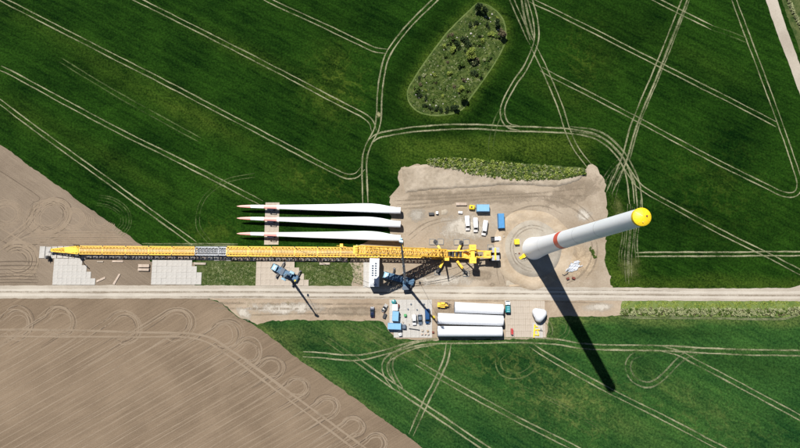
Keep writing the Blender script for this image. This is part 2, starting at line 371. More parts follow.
def tint_south(px, py):
    wob = 2*np.sin(px*0.05)+1.2*np.sin(px*0.13+1)
    yel = 1.0*np.clip((328+wob-py)/7, 0, 1)*(px > 540)
    yel = yel+0.5*np.clip((345-py)/6, 0, 1)*(px > 440)*(px < 560)
    for cx, cy, sx, sy, a, s in [(290,335,30,9,0,.5),(340,332,50,10,0,.4),(330,375,70,9,37,.25),(620,420,60,14,30,.35),(560,400,30,20,30,.4),(480,400,50,14,30,.3),(690,400,70,12,30,.3),
                                 (380,340,40,12,25,.4),(640,350,200,3,0,.35),(430,420,40,12,33,.25),(275,338,14,5,38,.9),(300,357,24,5,38,.6),(350,393,40,4,37,.5),(262,326,8,4,30,.8)]:
        yel = yel+s*blob(px, py, cx, cy, sx, sy, a)
    dk = 0.6*blob(px, py, 670, 333, 75, 7, 0)+0.45*blob(px, py, 750, 365, 60, 12, 10)+0.4*blob(px, py, 500, 360, 50, 12, 0)+0.35*blob(px, py, 310, 345, 40, 8, 10)+0.3*blob(px, py, 640, 366, 14, 10, 0)
    ve = 1.0*blob(px, py, 560, 400, 50, 30, 25)+.8*blob(px, py, 425, 352, 35, 14, 15)+.6*blob(px, py, 500, 360, 40, 16, 0)+.4*blob(px, py, 690, 410, 80, 25, 20)+.5*blob(px, py, 350, 340, 45, 14, 20)
    return yel, dk, ve
ymid = G(400, 293).y
go = grid_mesh('field', -230, 230, ymid, 170, 1.0, MT['crop'], tint_north)
tag(go, 'dark green wheat field north of the gravel road, crossed by tramlines', kind='structure')
gs = grid_mesh('field', -230, 230, -110, ymid, 1.0, MT['crop_s'], tint_south)
tag(gs, 'brighter green wheat field south of the gravel road', kind='structure')
far = MB()
for x0, x1, y0, y1 in ((-1500, -230, -1500, 1500), (230, 1500, -1500, 1500), (-230, 230, 170, 1500), (-230, 230, -1500, -110)):
    far.add([(x0, y0, 0), (x1, y0, 0), (x1, y1, 0), (x0, y1, 0)], [(0, 1, 2, 3)])
tag(far.build('ground', MT['crop']), 'green farmland stretching away beyond the building site', kind='structure')

def smooth_poly(pts, step=1.0, closed=False):
    """Catmull-Rom through world points, resampled every step metres"""
    P = [Vector((p[0], p[1])) for p in pts]
    if closed: P = [P[-1]]+P+[P[0], P[1]]
    else: P = [P[0]*2-P[1]]+P+[P[-1]*2-P[-2]]
    out = []
    for i in range(1, len(P)-2):
        a, b, c, d = P[i-1:i+3]; n = max(2, int((c-b).length/step))
        for k in range(n):
            t = k/n
            out.append(0.5*((2*b)+(c-a)*t+(2*a-5*b+4*c-d)*t*t+(3*b-a-3*c+d)*t**3))
    if not closed: out.append(P[-2])
    return out
def sheet(name, label, px, mat, z, jitter=0.0, step=1.2, smooth=False, dome=None):
    """a flat ground patch with a slightly ragged edge"""
    w = [G(*p) for p in px]
    pts = smooth_poly(w, step, True) if smooth else []
    if not smooth:
        for i in range(len(w)):
            a, b = w[i], w[(i+1) % len(w)]; n = max(1, int((b-a).length/step))
            pts += [Vector((a.x+(b.x-a.x)*k/n, a.y+(b.y-a.y)*k/n)) for k in range(n)]
    j = 0.0; vs = []
    for p in pts:
        j = 0.6*j+0.4*random.uniform(-1, 1)*jitter*2
        vs.append((p.x+j, p.y+random.uniform(-.6, .6)*jitter+j*.5, z))
    me = bpy.data.meshes.new(name); bm = bmesh.new()
    bv = [bm.verts.new(v) for v in vs]; ed = [bm.edges.new((bv[i], bv[(i+1) % len(bv)])) for i in range(len(bv))]
    bmesh.ops.triangle_fill(bm, edges=ed, use_beauty=False)
    for f in bm.faces:
        if f.normal.z < 0: f.normal_flip()
    bm.to_mesh(me); bm.free(); me.materials.append(mat)
    return tag(obj(name, me), label, kind='structure')

# ploughed fields
sheet('ploughed_field', 'bare ploughed field in a triangle north-west of the crane boom', [(-60,103),(0,144.5),(141,244.6),(150,262),(195,262),(195,289),(-60,289)], MT['plough_a'], 0.02, 0.25)
sheet('ploughed_field', 'bare ploughed field with curling tractor turns south of the road', [(-60,296),(205,297),(222,304),(236,316),(256,326),(300,360),(310.5,367),(413,440),(470,484),(-60,484)], MT['plough_b'], 0.02, 0.25)
# grass patches beside the road
sheet('grass_patch', 'rough grass square between the two left concrete platforms', [(196,258),(258,258),(258,287),(196,287)], MT['rough_grass'], 0.03, 0.2)
sheet('grass_patch', 'rough grass square between the blue mobile cranes north of the road', [(296,258),(364,258),(364,287),(296,287)], MT['rough_grass'], 0.03, 0.2)
sheet('grass_verge', 'pale grass strip along the south edge of the road at the right', [(620,299),(700,299.5),(800,299),(860,300),(860,311),(800,316),(790,317),(700,316),(621,316)], MT['grass_light'], 0.03, 0.25)
sheet('grass_verge', 'rough grass beside the topmost right farm road', [(778,-40),(782,0),(792,30),(815,100),(900,100),(900,-40)], MT['rough_grass'], 0.02, 0.3)
# building site ground
sheet('site_ground', 'tan compacted building site ground around the crane and the tower', [(401,168),(418,165),(586,173),(588,164),(597,168),(606,185),(604,200),(607,217),(606,262),(612,290),(352,290),(352,247),(370,240),(389,236),(390,196),(398,186)], MT['pad'], 0.05, 0.8)
sheet('site_ground', 'tan bare soil strip along the south side of the road', [(206,296),(380,297),(622,298),(621,315),(600,316.5),(560,316),(548,318),(546,338),(500,339.5),(437,340),(396,338.5),(389,330),(384,321),(375,320.5),(297,320),(272,321),(256,325),(236,315.5),(222,303.5)], MT['dirt'], 0.05, 0.4)
# road
sheet('road', 'pale gravel road running straight across from left to right', [(-400,284),(0,285.3),(200,285.2),(400,286.3),(600,287.2),(700,288.3),(790,288),(800,285),(820,279),(900,274),(1200,270),(1200,305),(800,301.2),(600,300.6),(400,298.8),(200,298.5),(0,298.4),(-400,298)], MT['gravel'], 0.09, 0.18, 1.5)
sheet('road', 'narrow pale farm road cutting the top right corner', [(740,-60),(765.5,0),(775,28),(790,67),(810,122),(818,120),(799,62),(786,27),(777,0),(752,-60)], MT['gravel'], 0.06, 0.15)

def ribbon(px, offs, w, z, mb, step=1.0, wob=0.12, wj=0.26, world=None, trim=None):
    pts = smooth_poly([G(*p) for p in px] if world is None else world, step)
    n = len(pts); T = []
    for i in range(n):
        d = pts[min(n-1, i+1)]-pts[max(0, i-1)]; d = d.normalized() if d.length > 1e-6 else Vector((1, 0)); T.append(Vector((-d.y, d.x)))
    for o in offs:
        vs = []; a = 0.0; ww = 0.0
        for i in range(n):
            a = 0.85*a+0.15*random.uniform(-1, 1)*wob*3; ww = 0.6*ww+0.4*random.uniform(-1, 1)*wj
            c = pts[i]+T[i]*(o+a); hw = w/2*(1+ww*2)
            if i < 4 or i > n-5: hw *= 0.35+0.16*min(i, n-1-i)
            zz = z + random.uniform(0, .004)
            l = c+T[i]*hw; r = c-T[i]*hw; vs += [(l.x, l.y, zz), (r.x, r.y, zz)]
        mb.add(vs, [(2*i, 2*i+1, 2*i+3, 2*i+2) for i in range(n-1)])
_tz = [0.06]
def track(label, px, mat='track', gauge=2.0, w=0.46, extra=(), z=None):
    mb = MB()
    if z is None: _tz[0] += 0.0012; z = _tz[0]
    ribbon(px, [-gauge/2, gauge/2]+list(extra), w, z, mb)
    me = bpy.data.meshes.new('tractor_track'); me.from_pydata(mb.v, [], mb.f); me.materials.append(MT[mat])
    return tag(obj('tractor_track', me), label, kind='structure')
# tramlines and farm tracks through the crop (photo pixels -> ground)
track('long tramline across the upper left field, second from the ploughed triangle corner', [(-30,-18),(5,1),(138,69),(200,101),(280,143),(320,164),(338,173),(348,176.5),(357,175),(363,168)])
track('tramline from the top edge sloping down to the north-south track', [(100,-20),(138,0),(200,31),(280,72),(347,107),(362,114.5),(371,122),(374,131)])
track('short tramline at the top ending at the bent farm track', [(230,-20),(272,2),(320,24),(365,45.5),(376,50),(387,51.5)])
track('tramline running down to the tips of the lying blades', [(0,68),(21,78.5),(113,128),(171,156.5),(225,184),(262,203)], 'track')
track('steepest tramline running down to the crane boom, nearest the ploughed triangle', [(-30,80),(0,102),(37,130),(75,157),(130,197),(195,244)])
track('faint wheel lines parallel to the blade tip tramline', [(60,60),(120,96),(200,140)], 'track_faint')
track('bent double farm track coming down left of the oval island', [(450,-18),(435,0),(410,25),(389,52.6),(382,77),(379.5,100),(378.7,116),(376,130),(368,146),(364.5,160),(364.5,180),(365.5,203)], w=0.6)
track('curving farm track running east below the oval island to the tower', [(371,141),(379,135.5),(400,131.5),(417,129),(450,127),(480,127),(505,128.5),(540,129.5),(568,131),(590,134.5),(602,140),(613,149),(623,162),(629.5,180),(632,204)], w=0.6)
track('second lane of the curving farm track just outside the first', [(570,129),(592,132),(606,138),(617,148),(627,161),(637,183),(640,210)], 'track_mid', w=0.7)
track('tramline leaving the tower track towards the lower right field', [(623,162),(635,181),(647,191.5),(680,210),(716,229.5),(767,255),(800,272),(850,298)])
track('wide straight farm track crossing the right field from top to tower', [(693,-25),(684.5,0),(659,64.5),(635,122),(624.5,158),(609,193)], w=0.55, gauge=2.4)
track('scattered outer wheel line beside the wide straight track', [(688,0),(663,64.5),(639,122),(628,160)], 'track_mid', gauge=1.1, w=0.5)
track('double farm track down the far right side of the field', [(725,-25),(734,0),(743,24),(752,48),(767,88),(782,129),(795,168),(799,183),(797,192),(790,195),(780,193),(767,186.5),(740,173.5),(710,158.5),(675,140),(641,121.5),(600,100),(570,84.5),(554,76.5),(541,69)])
track('tramline crossing the wide straight track in the upper right field', [(530,0),(540,5),(560,14.5),(610,39.5),(659,64.5),(700,85.5),(740,105.5),(777,125)])
track('short tramline at the top right crossing the wide straight track', [(640,-9),(657.5,0.5),(680,12),(712,28)], 'track')
track('faded end of the short top right tramline', [(712,28),(730,34),(748,41)], 'track_faint')
track('worn double track entering at the top centre right of the oval island', [(508,-15),(512,0),(519,16),(527,34),(532,44)], 'track_mid', w=0.55)
track('farm track curling from top centre round to the curving track', [(527,-15),(530,0),(535.5,21),(536,42),(526,66.6),(514,84),(505,101),(502.5,111),(504.5,121),(510,126.5),(520,128.5)], w=0.55)
track('track running from the top centre fork down to the weedy strip', [(533,46),(540,60),(547,75),(559.5,105),(568,131.4),(577,150),(590,167)], 'track', w=0.5, gauge=2.3)
track('broad scuffed wheel line at the top centre fork', [(522,-8),(526,15),(532,40)], 'track_mid', gauge=1.6, w=0.8)
track('small spur crossing below the right end of the oval island', [(503,108),(496,122),(491.5,140),(491,150)], 'track_faint', w=0.6)
track('horizontal double tramline ending at the scuffed ground right of the tower', [(636,254.6),(680,254.2),(740,254),(800,253.6),(860,253)], w=0.6, gauge=1.6)
for k, (x, y0, y1, lab) in enumerate([(621,232,262,'leftmost'), (626.5,204,284,'second'), (631,206,276,'third'), (636.5,200,262,'rightmost')]):
    track('%s of the four scuffed wheel lines right of the tower' % lab, [(x+2.5,y0),(x+1.5,y0+(y1-y0)*.35),(x-.8,y0+(y1-y0)*.7),(x-.5+1.5*(k % 2),y1)], 'track_scuff', gauge=1.1, w=0.5)
for k, (a, lab) in enumerate([([(607,196),(615,172),(624,160)], 'nearest the site'), ([(612,205),(618,180),(627,166)], 'second from the site'), ([(600,186),(612,168),(622,158)], 'closest to the weedy strip')]):
    track('short worn wheel marks beside the tower track, %s' % lab, a, 'track_scuff', gauge=1.4, w=0.4)
track('faint arc of wheel lines left of the blade tips', [(255,175),(225,182),(203,200),(198,225),(210,243)], 'track_faint', gauge=1.6, w=0.35)
track('faint wheel loop in the green corner by the ploughed triangle', [(98,200),(112,203),(124,212),(126,224),(118,234)], 'track_faint', gauge=2.6, w=0.4, extra=(0.0, 2.2, -2.3))
track('pale scuff running along the north side of the crane boom', [(142,244.5),(180,244.5),(238,244.5)], 'track_mid', gauge=0.8, w=0.4)
random.seed(21)
# south of the road
track('long double track along the south edge of the site to the right', [(303,354),(325,355.5),(345,357.5),(363,357),(385,352),(406,346),(422,342.5),(437,341),(480,340.5),(520,340),(555,341.5),(583,346),(620,347.5),(661,348),(731,351.5),(800,353),(860,354)], w=0.6)
track('tramline from the curved junction to the bottom edge, left of the short cross track', [(354,358),(370,369),(388,382),(420,403.5),(450,424),(490,451),(510,465)], w=0.6)
track('tramline through the middle of the lower field, ending at the bottom centre', [(416,362),(444.5,379),(480,399),(520,420.5),(573,447),(600,461)])
track('faint upper start of the middle tramline by the parked cars', [(346,323),(375,339),(398,352),(416,362)], 'track_faint', w=0.6)
track('faint wheel lines beside the middle tramline start', [(362,322),(388,337),(412,349),(432,363)], 'track_faint', w=0.6, gauge=2.6)
track('faint diagonal wheel lines nearest the ploughed field', [(322,336),(345,352),(372,371)], 'track_faint', w=0.5)
track('tramline passing the end of the tower shadow', [(530,344),(541,352),(565,366),(604.6,388),(660,416),(717.5,446),(750,463)])
track('tramline from the horizontal track down to the lower right corner', [(661,348.5),(680,353.5),(696,362),(740,385),(800,417.5),(850,444)])
track('curved cross track from the tower sections down to the ploughed field', [(449,342),(446,358),(441,371),(434,386),(427,399),(411,435)], w=0.6)
track('hairpin track curling left below the blue containers', [(436,342),(415,345.5),(395,354),(386,361),(384.5,368),(387,376),(394,385)], 'track', w=0.6)
track('inner hairpin track below the tower sections', [(400,352),(393,358),(391,366),(394,376),(402,390)], 'track_mid', w=0.6, gauge=1.4)
track('teardrop wheel loop in the lower right field', [(640,353.5),(632,357),(628,364),(629,372),(635,380),(647,384.5),(657,381),(665,374.5),(678.7,360.5),(687,354.5),(697,351.5)], 'track_scuff', w=0.6, gauge=2.2)
track('small curved marks beside the hub pad', [(543,318),(549,324),(551,331),(548,338)], 'track_mid', w=0.5, gauge=1.6)
track('short looped marks beside the tower shadow', [(560,318),(568,324),(566,334),(560,338)], 'track_faint', w=0.5, gauge=1.4)
track('faint circle of wheel lines right of the lower tramlines', [(505,352),(498,360),(502,372),(516,376),(530,370),(537,358)], 'track_faint', w=0.5, gauge=2.2)
track('thin pale edge line along the south rim of the site', [(620,317.4),(700,318),(775,319),(792,316.5),(806,311)], 'track_mid', w=0.4, gauge=0.5)
track('faint scratches across the lower middle field', [(520,386),(560,404),(600,428)], 'track_faint', w=0.4, gauge=1.2)

# tractor turns on the ploughed soil
def soil_marks(label, lines, mat, w, z):
    mb = MB()
    for ln in lines: ribbon(ln, [0.0], w*random.uniform(0.7, 1.3), z+random.uniform(0, .003), mb, wob=0.08)
    me = bpy.data.meshes.new('tractor_turn'); me.from_pydata(mb.v, [], mb.f); me.materials.append(MT[mat])
    tag(obj('tractor_turn', me), label, kind='structure')
def omega(cx, cy, r, row, tail):
    """a headland turn: comes up a row, swings round and leaves down the neighbouring row"""
    out = []; ca, sa = math.cos(row), -math.sin(row)         # row direction (right and up in the photo)
    pts = []
    a0 = random.uniform(135, 165); sw = random.uniform(215, 285); ex, ey = random.uniform(.92, 1.12), random.uniform(.84, 1.02)
    cx += random.uniform(-1.3, 1.3); cy += random.uniform(-1.1, 1.1)
    for k in range(17):
        t = math.radians(a0-k*(sw/16.0)); q = r*(1+.05*math.sin(2.3*t+cx))
        pts.append((cx+q*ex*math.cos(t), cy-q*ey*math.sin(t)))
    pre = [(pts[0][0]-ca*tail*q-2*q, pts[0][1]-sa*tail*q+3*q) for q in (1.0, 0.6, 0.3)]
    post = [(pts[-1][0]-ca*tail*q*0.8-3, pts[-1][1]-sa*tail*0.8*q+2) for q in (0.35, 0.7, 1.0)]
    return pre+pts+post
spots = [(17,323),(60,321),(124,327),(176,323),(225,334),(249,351),(271,368),(297,388),(326,407),(353,426),(376,443)]
names = ['at the left edge','second from the left edge','third from the left edge','fourth from the left edge','at the bend of the headland','first past the bend','second past the bend','third past the bend','fourth past the bend','fifth past the bend','nearest the bottom edge']
for k, (cx, cy) in enumerate(spots):
    r0 = (17, 17, 18, 18, 17, 14, 13, 13, 13, 12, 12)[k]
    lines = [omega(cx, cy, r0*q, math.radians(30), (20+20*random.random()+(24 if k < 5 else 4)) if q in (1.0, 0.8) else 7) for q in (1.0, 0.9, 0.8, 0.68, 0.56)]
    soil_marks('curling tractor turn on the ploughed soil, %s' % names[k], lines, 'soil_light', 0.32, 0.034+0.004*k)
    soil_marks('dark furrow inside the tractor turn %s' % names[k], [omega(cx, cy, r0*q, math.radians(30), 22) for q in (0.95, 0.74)], 'soil_dark', 0.28, 0.032+0.004*k)
soil_marks('pair of straight headland lines across the lower ploughed field', [[(-20,329.5),(60,330),(130,332),(200,335),(235,353),(300,400),(360,444),(390,466)],[(-20,336),(60,336.5),(130,337),(195,338.5),(232,358),(296,405),(356,450)]], 'soil_light', 0.75, 0.085)
rows = []
for k in range(46):
    x0 = -30+k*13+random.uniform(-3, 3); y0 = 452.0
    L = 480+random.uniform(0, 60); yt = 339+random.uniform(-3, 3)
    # follow the row direction up to the headland
    xt = x0+(y0-yt)/math.tan(math.radians(29.5))
    while xt > 205 and yt < 335+(xt-200)*0.705: yt += 2; xt -= 2/math.tan(math.radians(29.5))
    if yt < y0-6: rows.append([(x0, y0), (x0*.5+xt*.5, y0*.5+yt*.5+random.uniform(-1, 1)), (xt, yt)])
for k in range(12):
    y0 = 350+k*8.6; yt = 339+random.uniform(-2, 2); xt = -20+(y0-yt)/math.tan(math.radians(29.5))
    if y0-yt > 6: rows.append([(-20, y0), ((xt-20)/2, (y0+yt)/2), (xt, yt)])
soil_marks('parallel pale drill lines slanting across the lower ploughed field', rows, 'soil_light', 0.28, 0.028)
def ring_lines(cx, cy, rx, ry, qs, a0=0, a1=360, tilt=0):
    out = []
    for q in qs:
        p = []
        for k in range(25):
            t = math.radians(a0+(a1-a0)*k/24); x, y = rx*q*math.cos(t), ry*q*math.sin(t); u = math.radians(tilt)
            p.append((cx+x*math.cos(u)-y*math.sin(u)+random.uniform(-.3, .3), cy+x*math.sin(u)+y*math.cos(u)+random.uniform(-.3, .3)))
        out.append(p)
    return out
soil_marks('big round tractor swirl on the ploughed triangle', ring_lines(50,216,22,17,(1.0,.93,.85),-120,210,-25)+ring_lines(53,217,20,16,(.97,.88,.78,.66),-200,140,-30)+ring_lines(47,214,18,15,(.95,.8),30,330,-15), 'soil_light', 0.4, 0.036)
soil_marks('dark furrows of the big round swirl on the ploughed triangle', ring_lines(51,216,21,17,(1.04,.97,.9,.81,.72,.62),-150,160,-28), 'soil_dark', 0.34, 0.033)
soil_marks('second winding of the big swirl, shifted to its left', ring_lines(44,219,21,16,(1.0,.9,.8,.66),60,300,-20), 'soil_light', 0.36, 0.0375)
soil_marks('crossing tractor arcs between the two left swirls', [[(12,232),(22,226),(30,214),(34,200)],[(15,236),(26,229),(35,217),(40,203)],[(20,238),(32,232),(42,224)],[(8,238),(20,232),(28,222),(31,208)],[(5,243),(18,250),(30,262),(36,278)],[(0,240),(14,247),(26,258),(33,275)],[(10,247),(24,246),(40,243),(60,239)],[(12,251),(28,248),(46,240),(66,233)]], 'soil_dark', 0.3, 0.0385)
soil_marks('round tractor swirl cut by the left picture edge', ring_lines(6,214,17,14,(1.0,.9,.8,.7,.55),-180,120), 'soil_light', 0.4, 0.04)
soil_marks('swirl of tractor lines in the lower corner of the ploughed triangle', ring_lines(18,260,22,19,(1.0,.94,.88,.8,.72,.6,.45),-140,130), 'soil_light', 0.45, 0.044)
soil_marks('dark furrows in the lower corner of the ploughed triangle', ring_lines(18,260,22,19,(.97,.84,.66),-140,130), 'soil_dark', 0.35, 0.042)
soil_marks('small tractor swirl next to the green field corner', ring_lines(73,219,12,11,(1.0,.87,.74,.6),-150,150), 'soil_light', 0.38, 0.047)
soil_marks('half swirl of tractor lines against the green field corner', ring_lines(101,219,15,13,(1.0,.88,.76,.64,.5),20,200), 'soil_light', 0.38, 0.05)
soil_marks('horizontal headland lines north of the boom tip', [[(30,y),(70,y-.6),(135-(245-y)*1.4,y-.5)] for y in (232.5,235,237,239.5,241.5,243.5)], 'soil_light', 0.45, 0.053)
soil_marks('headland lines left of the boom tip', [[(-10,y),(15,y-.7),(38,y-.2)] for y in (262,266,270,274,277,280,283)], 'soil_dark', 0.4, 0.053)
soil_marks('single dark furrow slanting into the ploughed triangle', [[(-5,168),(16,181),(40,198),(34,202),(30,206)]], 'soil_dark', 0.4, 0.055)
soil_marks('fan of wheel lines crossing the left corner swirl', [[(0,243),(14,232),(26,222),(36,208)],[(4,246),(18,234),(30,222),(40,209)],[(10,247),(24,238),(45,234)],[(0,228),(12,235),(24,243),(32,255)],[(-2,252),(14,240),(28,228)]], 'soil_light', 0.5, 0.057)
# treads on the site and the road
soil_marks('sweeping tyre treads on the tan site ground above the parked vans', [[(395,205),(430,203),(470,200),(520,197),(560,196),(590,196)],[(393,201),(430,199),(480,196),(540,193),(585,188)],[(400,209),(425,207),(455,203)],[(540,199),(560,203),(575,210),(590,222)],[(545,196),(568,200),(585,210),(597,225)],[(410,196),(440,195),(500,192)]], 'pad_tread', 0.7, 0.062)
soil_marks('tyre treads on the bare soil south of the road', [[(210,303),(300,304),(385,304)],[(215,308),(300,309),(370,308)],[(440,300.5),(520,301),(600,303)],[(250,315),(310,313.5),(368,314)]], 'pad_tread', 0.7, 0.062)
soil_marks('wheel ruts curving from the road up to the vans', [[(400,284),(430,278),(445,268)],[(402,281),(428,275),(441,266)],[(500,284),(497,270),(499,255),(503,235),(500,215)],[(505,284),(502,268),(504,252),(507,236)],[(410,240),(425,228),(440,222),(458,220)],[(408,236),(424,224),(442,218)]], 'pad_tread', 0.55, 0.0625)
soil_marks('dark tyre lines along the gravel road', [[(-20,291.5),(100,292.2),(230,291.6),(330,292.4),(420,292.6)],[(440,293),(560,294),(690,295.2),(820,295.6)],[(180,296.8),(300,297),(400,297.2)],[(520,290),(600,290.4),(680,291)]], 'pad_tread', 0.5, 0.1015)
soil_marks('tyre arcs around the foundation on the sand', [[(585,230),(592,245),(590,262),(580,276),(566,284)],[(590,228),(597,245),(595,264),(585,280)],[(512,212),(530,206),(548,207),(563,214)],[(508,262),(512,274),(522,281)]], 'pad_tread', 0.6, 0.064)
rl = MB(); ribbon([(-300,289.5),(0,290),(200,289.8),(400,290.6),(600,291.6),(800,292.4),(1000,289)], [0], 1.1, 0.097, rl, 2.0); ribbon([(-300,294.5),(0,294.8),(200,294.8),(400,295.2),(600,296.4),(800,297.4),(1000,295)], [0], 1.1, 0.097, rl, 2.0)
me = bpy.data.meshes.new('wheel_lane'); me.from_pydata(rl.v, [], rl.f); me.materials.append(MT['lane'])
tag(obj('wheel_lane', me), 'pair of paler worn wheel lanes along the gravel road', kind='structure')

def soft_mat(name, dark, light, hard=0.5):
    m, nt, p = new_mat(name); dark, light = ga(dark, light)
    at_ = node(nt, 'ShaderNodeAttribute', attribute_name='fade')
    v = coords(nt); n1 = noise(nt, v, 0.22, 6, 0.68, 0.6); n2 = noise(nt, v, 1.6, 4, 0.7)
    nt.links.new(ramp(nt, math_n(nt, 'ADD', math_n(nt, 'MULTIPLY', n1, .5), math_n(nt, 'MULTIPLY', n2, .5)), [(.38, dark), (.62, light)]), p.inputs['Base Color'])
    p.inputs['Roughness'].default_value = 0.95; p.inputs['Specular IOR Level'].default_value = 0.1
    k = math_n(nt, 'ADD', math_n(nt, 'MULTIPLY', at_.outputs['Fac'], 1.0), math_n(nt, 'ADD', math_n(nt, 'MULTIPLY', n1, 1.3), math_n(nt, 'MULTIPLY', n2, .5)))
    nt.links.new(ramp(nt, math_n(nt, 'MULTIPLY', k, .5), [(.60, gray(0)), (.60+.3*(1-hard), gray(.9))]), p.inputs['Alpha'])
    return m
MT['soft_sand'] = soft_mat('soft_sand', (.43, .32, .205, 1), (.58, .47, .335, 1), .2)
MT['soft_brown'] = soft_mat('soft_brown', (.27, .215, .155, 1), (.36, .295, .22, 1), .2)
MT['soft_pale'] = soft_mat('soft_pale', (.50, .45, .375, 1), (.63, .585, .51, 1), .2)
MT['soft_grey'] = soft_mat('soft_grey', (.38, .345, .29, 1), (.48, .445, .385, 1), .2)
MT['soft_straw'] = soft_mat('soft_straw', (.16, .18, .07, 1), (.40, .38, .22, 1), .3)
MT['soft_weed'] = soft_mat('soft_weed', (.035, .06, .012, 1), (.14, .16, .05, 1), .0)
_sz = [0.0605]
def soft(label, cx, cy, rx, ry, mat, ang=0, inner=0.0, z=None, name='stained_ground'):
    '''a patch of other soil that feathers out into the ground around it'''
    vs = []; fs = []; fd = []; NR, NT = 9, 40; a0 = math.radians(ang)
    _sz[0] += .0004; zz = _sz[0] if z is None else z
    for k in range(NR+1):
        q = inner+(1-inner)*k/NR
        for i in range(NT):
            t = 2*PI*i/NT; x, y = rx*q*math.cos(t), ry*q*math.sin(t)
            w = G(cx+x*math.cos(a0)-y*math.sin(a0), cy+x*math.sin(a0)+y*math.cos(a0)); vs.append((w.x, w.y, zz))
            fd.append((1-q) if inner == 0 else min(1.0, 2.2*min((q-inner), (1-q))/(1-inner)))
    for k in range(NR):
        for i in range(NT): j = (i+1) % NT; fs.append((k*NT+i, k*NT+j, (k+1)*NT+j, (k+1)*NT+i))
    if inner == 0: fs = fs[NT:]+[tuple(range(NT, 2*NT))]
    me = bpy.data.meshes.new(name); me.from_pydata(vs, [], fs); at_ = me.attributes.new('fade', 'FLOAT', 'POINT'); at_.data.foreach_set('value', fd); me.materials.append(MT[mat])
    return tag(obj(name, me), label, kind='structure')
soft('orange sand feathering out around the tower foundation', 535, 245, 44, 44, 'soft_sand')
soft('orange sand between the pickup and the foundation', 506, 240, 9, 26, 'soft_sand')
soft('orange sand stretching right of the tower shadow', 580, 262, 34, 30, 'soft_sand')
soft('pale rubble patch above the tower', 582, 215, 13, 11, 'soft_pale')
soft('pale worn ground around the three vans', 465, 228, 40, 22, 'soft_pale')
soft('brown churned ground below the soil bank', 480, 197, 110, 12, 'soft_brown')
soft('brown churned ground at the upper right of the site', 572, 193, 46, 18, 'soft_brown', -20)
soft('brown stained ground left of the crane ballast', 480, 275, 24, 9, 'soft_brown')
soft('dark oily spot beside the road below the crane', 492, 284.5, 5, 3, 'soft_brown')
soft('pale worn ground between the crane and the road', 440, 280, 50, 9, 'soft_pale')
soft('grey spread gravel left of the black boxes', 418, 215, 16, 10, 'soft_grey')
soft('pale dust on the soil strip south of the road, left part', 285, 308, 60, 9, 'soft_pale')
soft('brown damp soil on the strip left of the plate yard', 350, 311, 40, 8, 'soft_brown')
soft('pale dust on the soil strip right of the tower shadow', 600, 307, 26, 7, 'soft_pale')
soft('brown damp soil between the plate yard and the tower sections', 446, 312, 16, 12, 'soft_brown')
soft('straw coloured flattened crop right of the site edge', 630, 268, 17, 20, 'soft_weed')
soft('straw coloured flattened crop beside the tower top', 618, 215, 9, 26, 'soft_weed')
soft('bare spot at the lower end of the bent farm track', 378.6, 115, 3, 5, 'soft_straw')
soft('pale soil wedge at the corner of the lower ploughed field', 243, 313, 16, 8, 'soft_pale', 30)
# ------------------------------------------------------------------ topsoil mound and tower foundation
def heap(name, label, px, hgt, mat, edge=3.0, step=1.0, rough=0.25, base=0.05):
    w = [G(*p) for p in px]; poly = [(p.x, p.y) for p in w]
    xs = [p[0] for p in poly]; ys = [p[1] for p in poly]
    X, Y = np.meshgrid(np.arange(min(xs)-1, max(xs)+1, step), np.arange(min(ys)-1, max(ys)+1, step))
    d, ins = poly_dist(X, Y, poly)
    z = np.where(ins, base-0.05+hgt*np.clip(d/edge, 0, 1)**0.7+rough*np.clip(d/edge, 0, 1)*rng.normal(0, .5, X.shape), base-0.35)
    ny, nx = X.shape; i = (np.arange(ny-1)[:, None]*nx+np.arange(nx-1)[None, :]).ravel()
    f = np.stack([i, i+1, i+nx+1, i+nx], -1)
    keep = ins.ravel()[f].any(1); f = f[keep]
    me = bpy.data.meshes.new(name); me.from_pydata(np.stack([X.ravel(), Y.ravel(), z.ravel()], -1).tolist(), [], f.tolist())
    bm = bmesh.new(); bm.from_mesh(me); bmesh.ops.delete(bm, geom=[v for v in bm.verts if not v.link_faces], context='VERTS'); bm.to_mesh(me); bm.free()
    me.polygons.foreach_set('use_smooth', [True]*len(me.polygons)); me.materials.append(mat)
    return tag(obj(name, me), label, kind='structure')
heap('soil_bank', 'low rough bank of topsoil below the weedy strip', [(401,167.5),(430,164),(500,170),(587,169),(586,173),(580,180),(570,184),(555,187.5),(530,185.5),(505,185),(485,187),(460,188.5),(430,190),(405,193.5)], 0.75, MT['mound'], 0.9, 0.6, 0.22)
heap('grass_bank', 'grassy bank under the weed strip above the bare soil bank', [(428,162),(450,160.5),(500,163),(545,165),(584,168),(587,171),(580,178),(560,182),(520,182),(490,178),(470,171),(445,166)], 0.95, MT['rough_grass'], 1.0, .7, .1)
tb = G(533, 248.6)
fm = MB(); n = 72
prof = [(16.5, 0.02), (15.6, 0.5), (14.2, 0.75), (13.2, 0.6), (12.2, 0.12), (11.4, 0.10)]
rings = []
for r, z in prof:
    rings.append([Vector((tb.x+r*(1+.03*math.sin(3*t+1)+.015*math.sin(7*t))*math.cos(t), tb.y+r*(1+.03*math.sin(3*t+1)+.015*math.sin(7*t))*math.sin(t), 0.05+z*(0.25+1.25*max(0, math.cos(t-math.radians(205)))+.25*max(0, math.cos(t-1.2))))) for t in [2*PI*i/n for i in range(n)]])
fm.loft(rings, False)
tag(fm.build('sand_bank', MT['found_sand'], smooth=True), 'orange sand bank ringing the tower foundation', kind='structure')
fg = MB(); rings = []
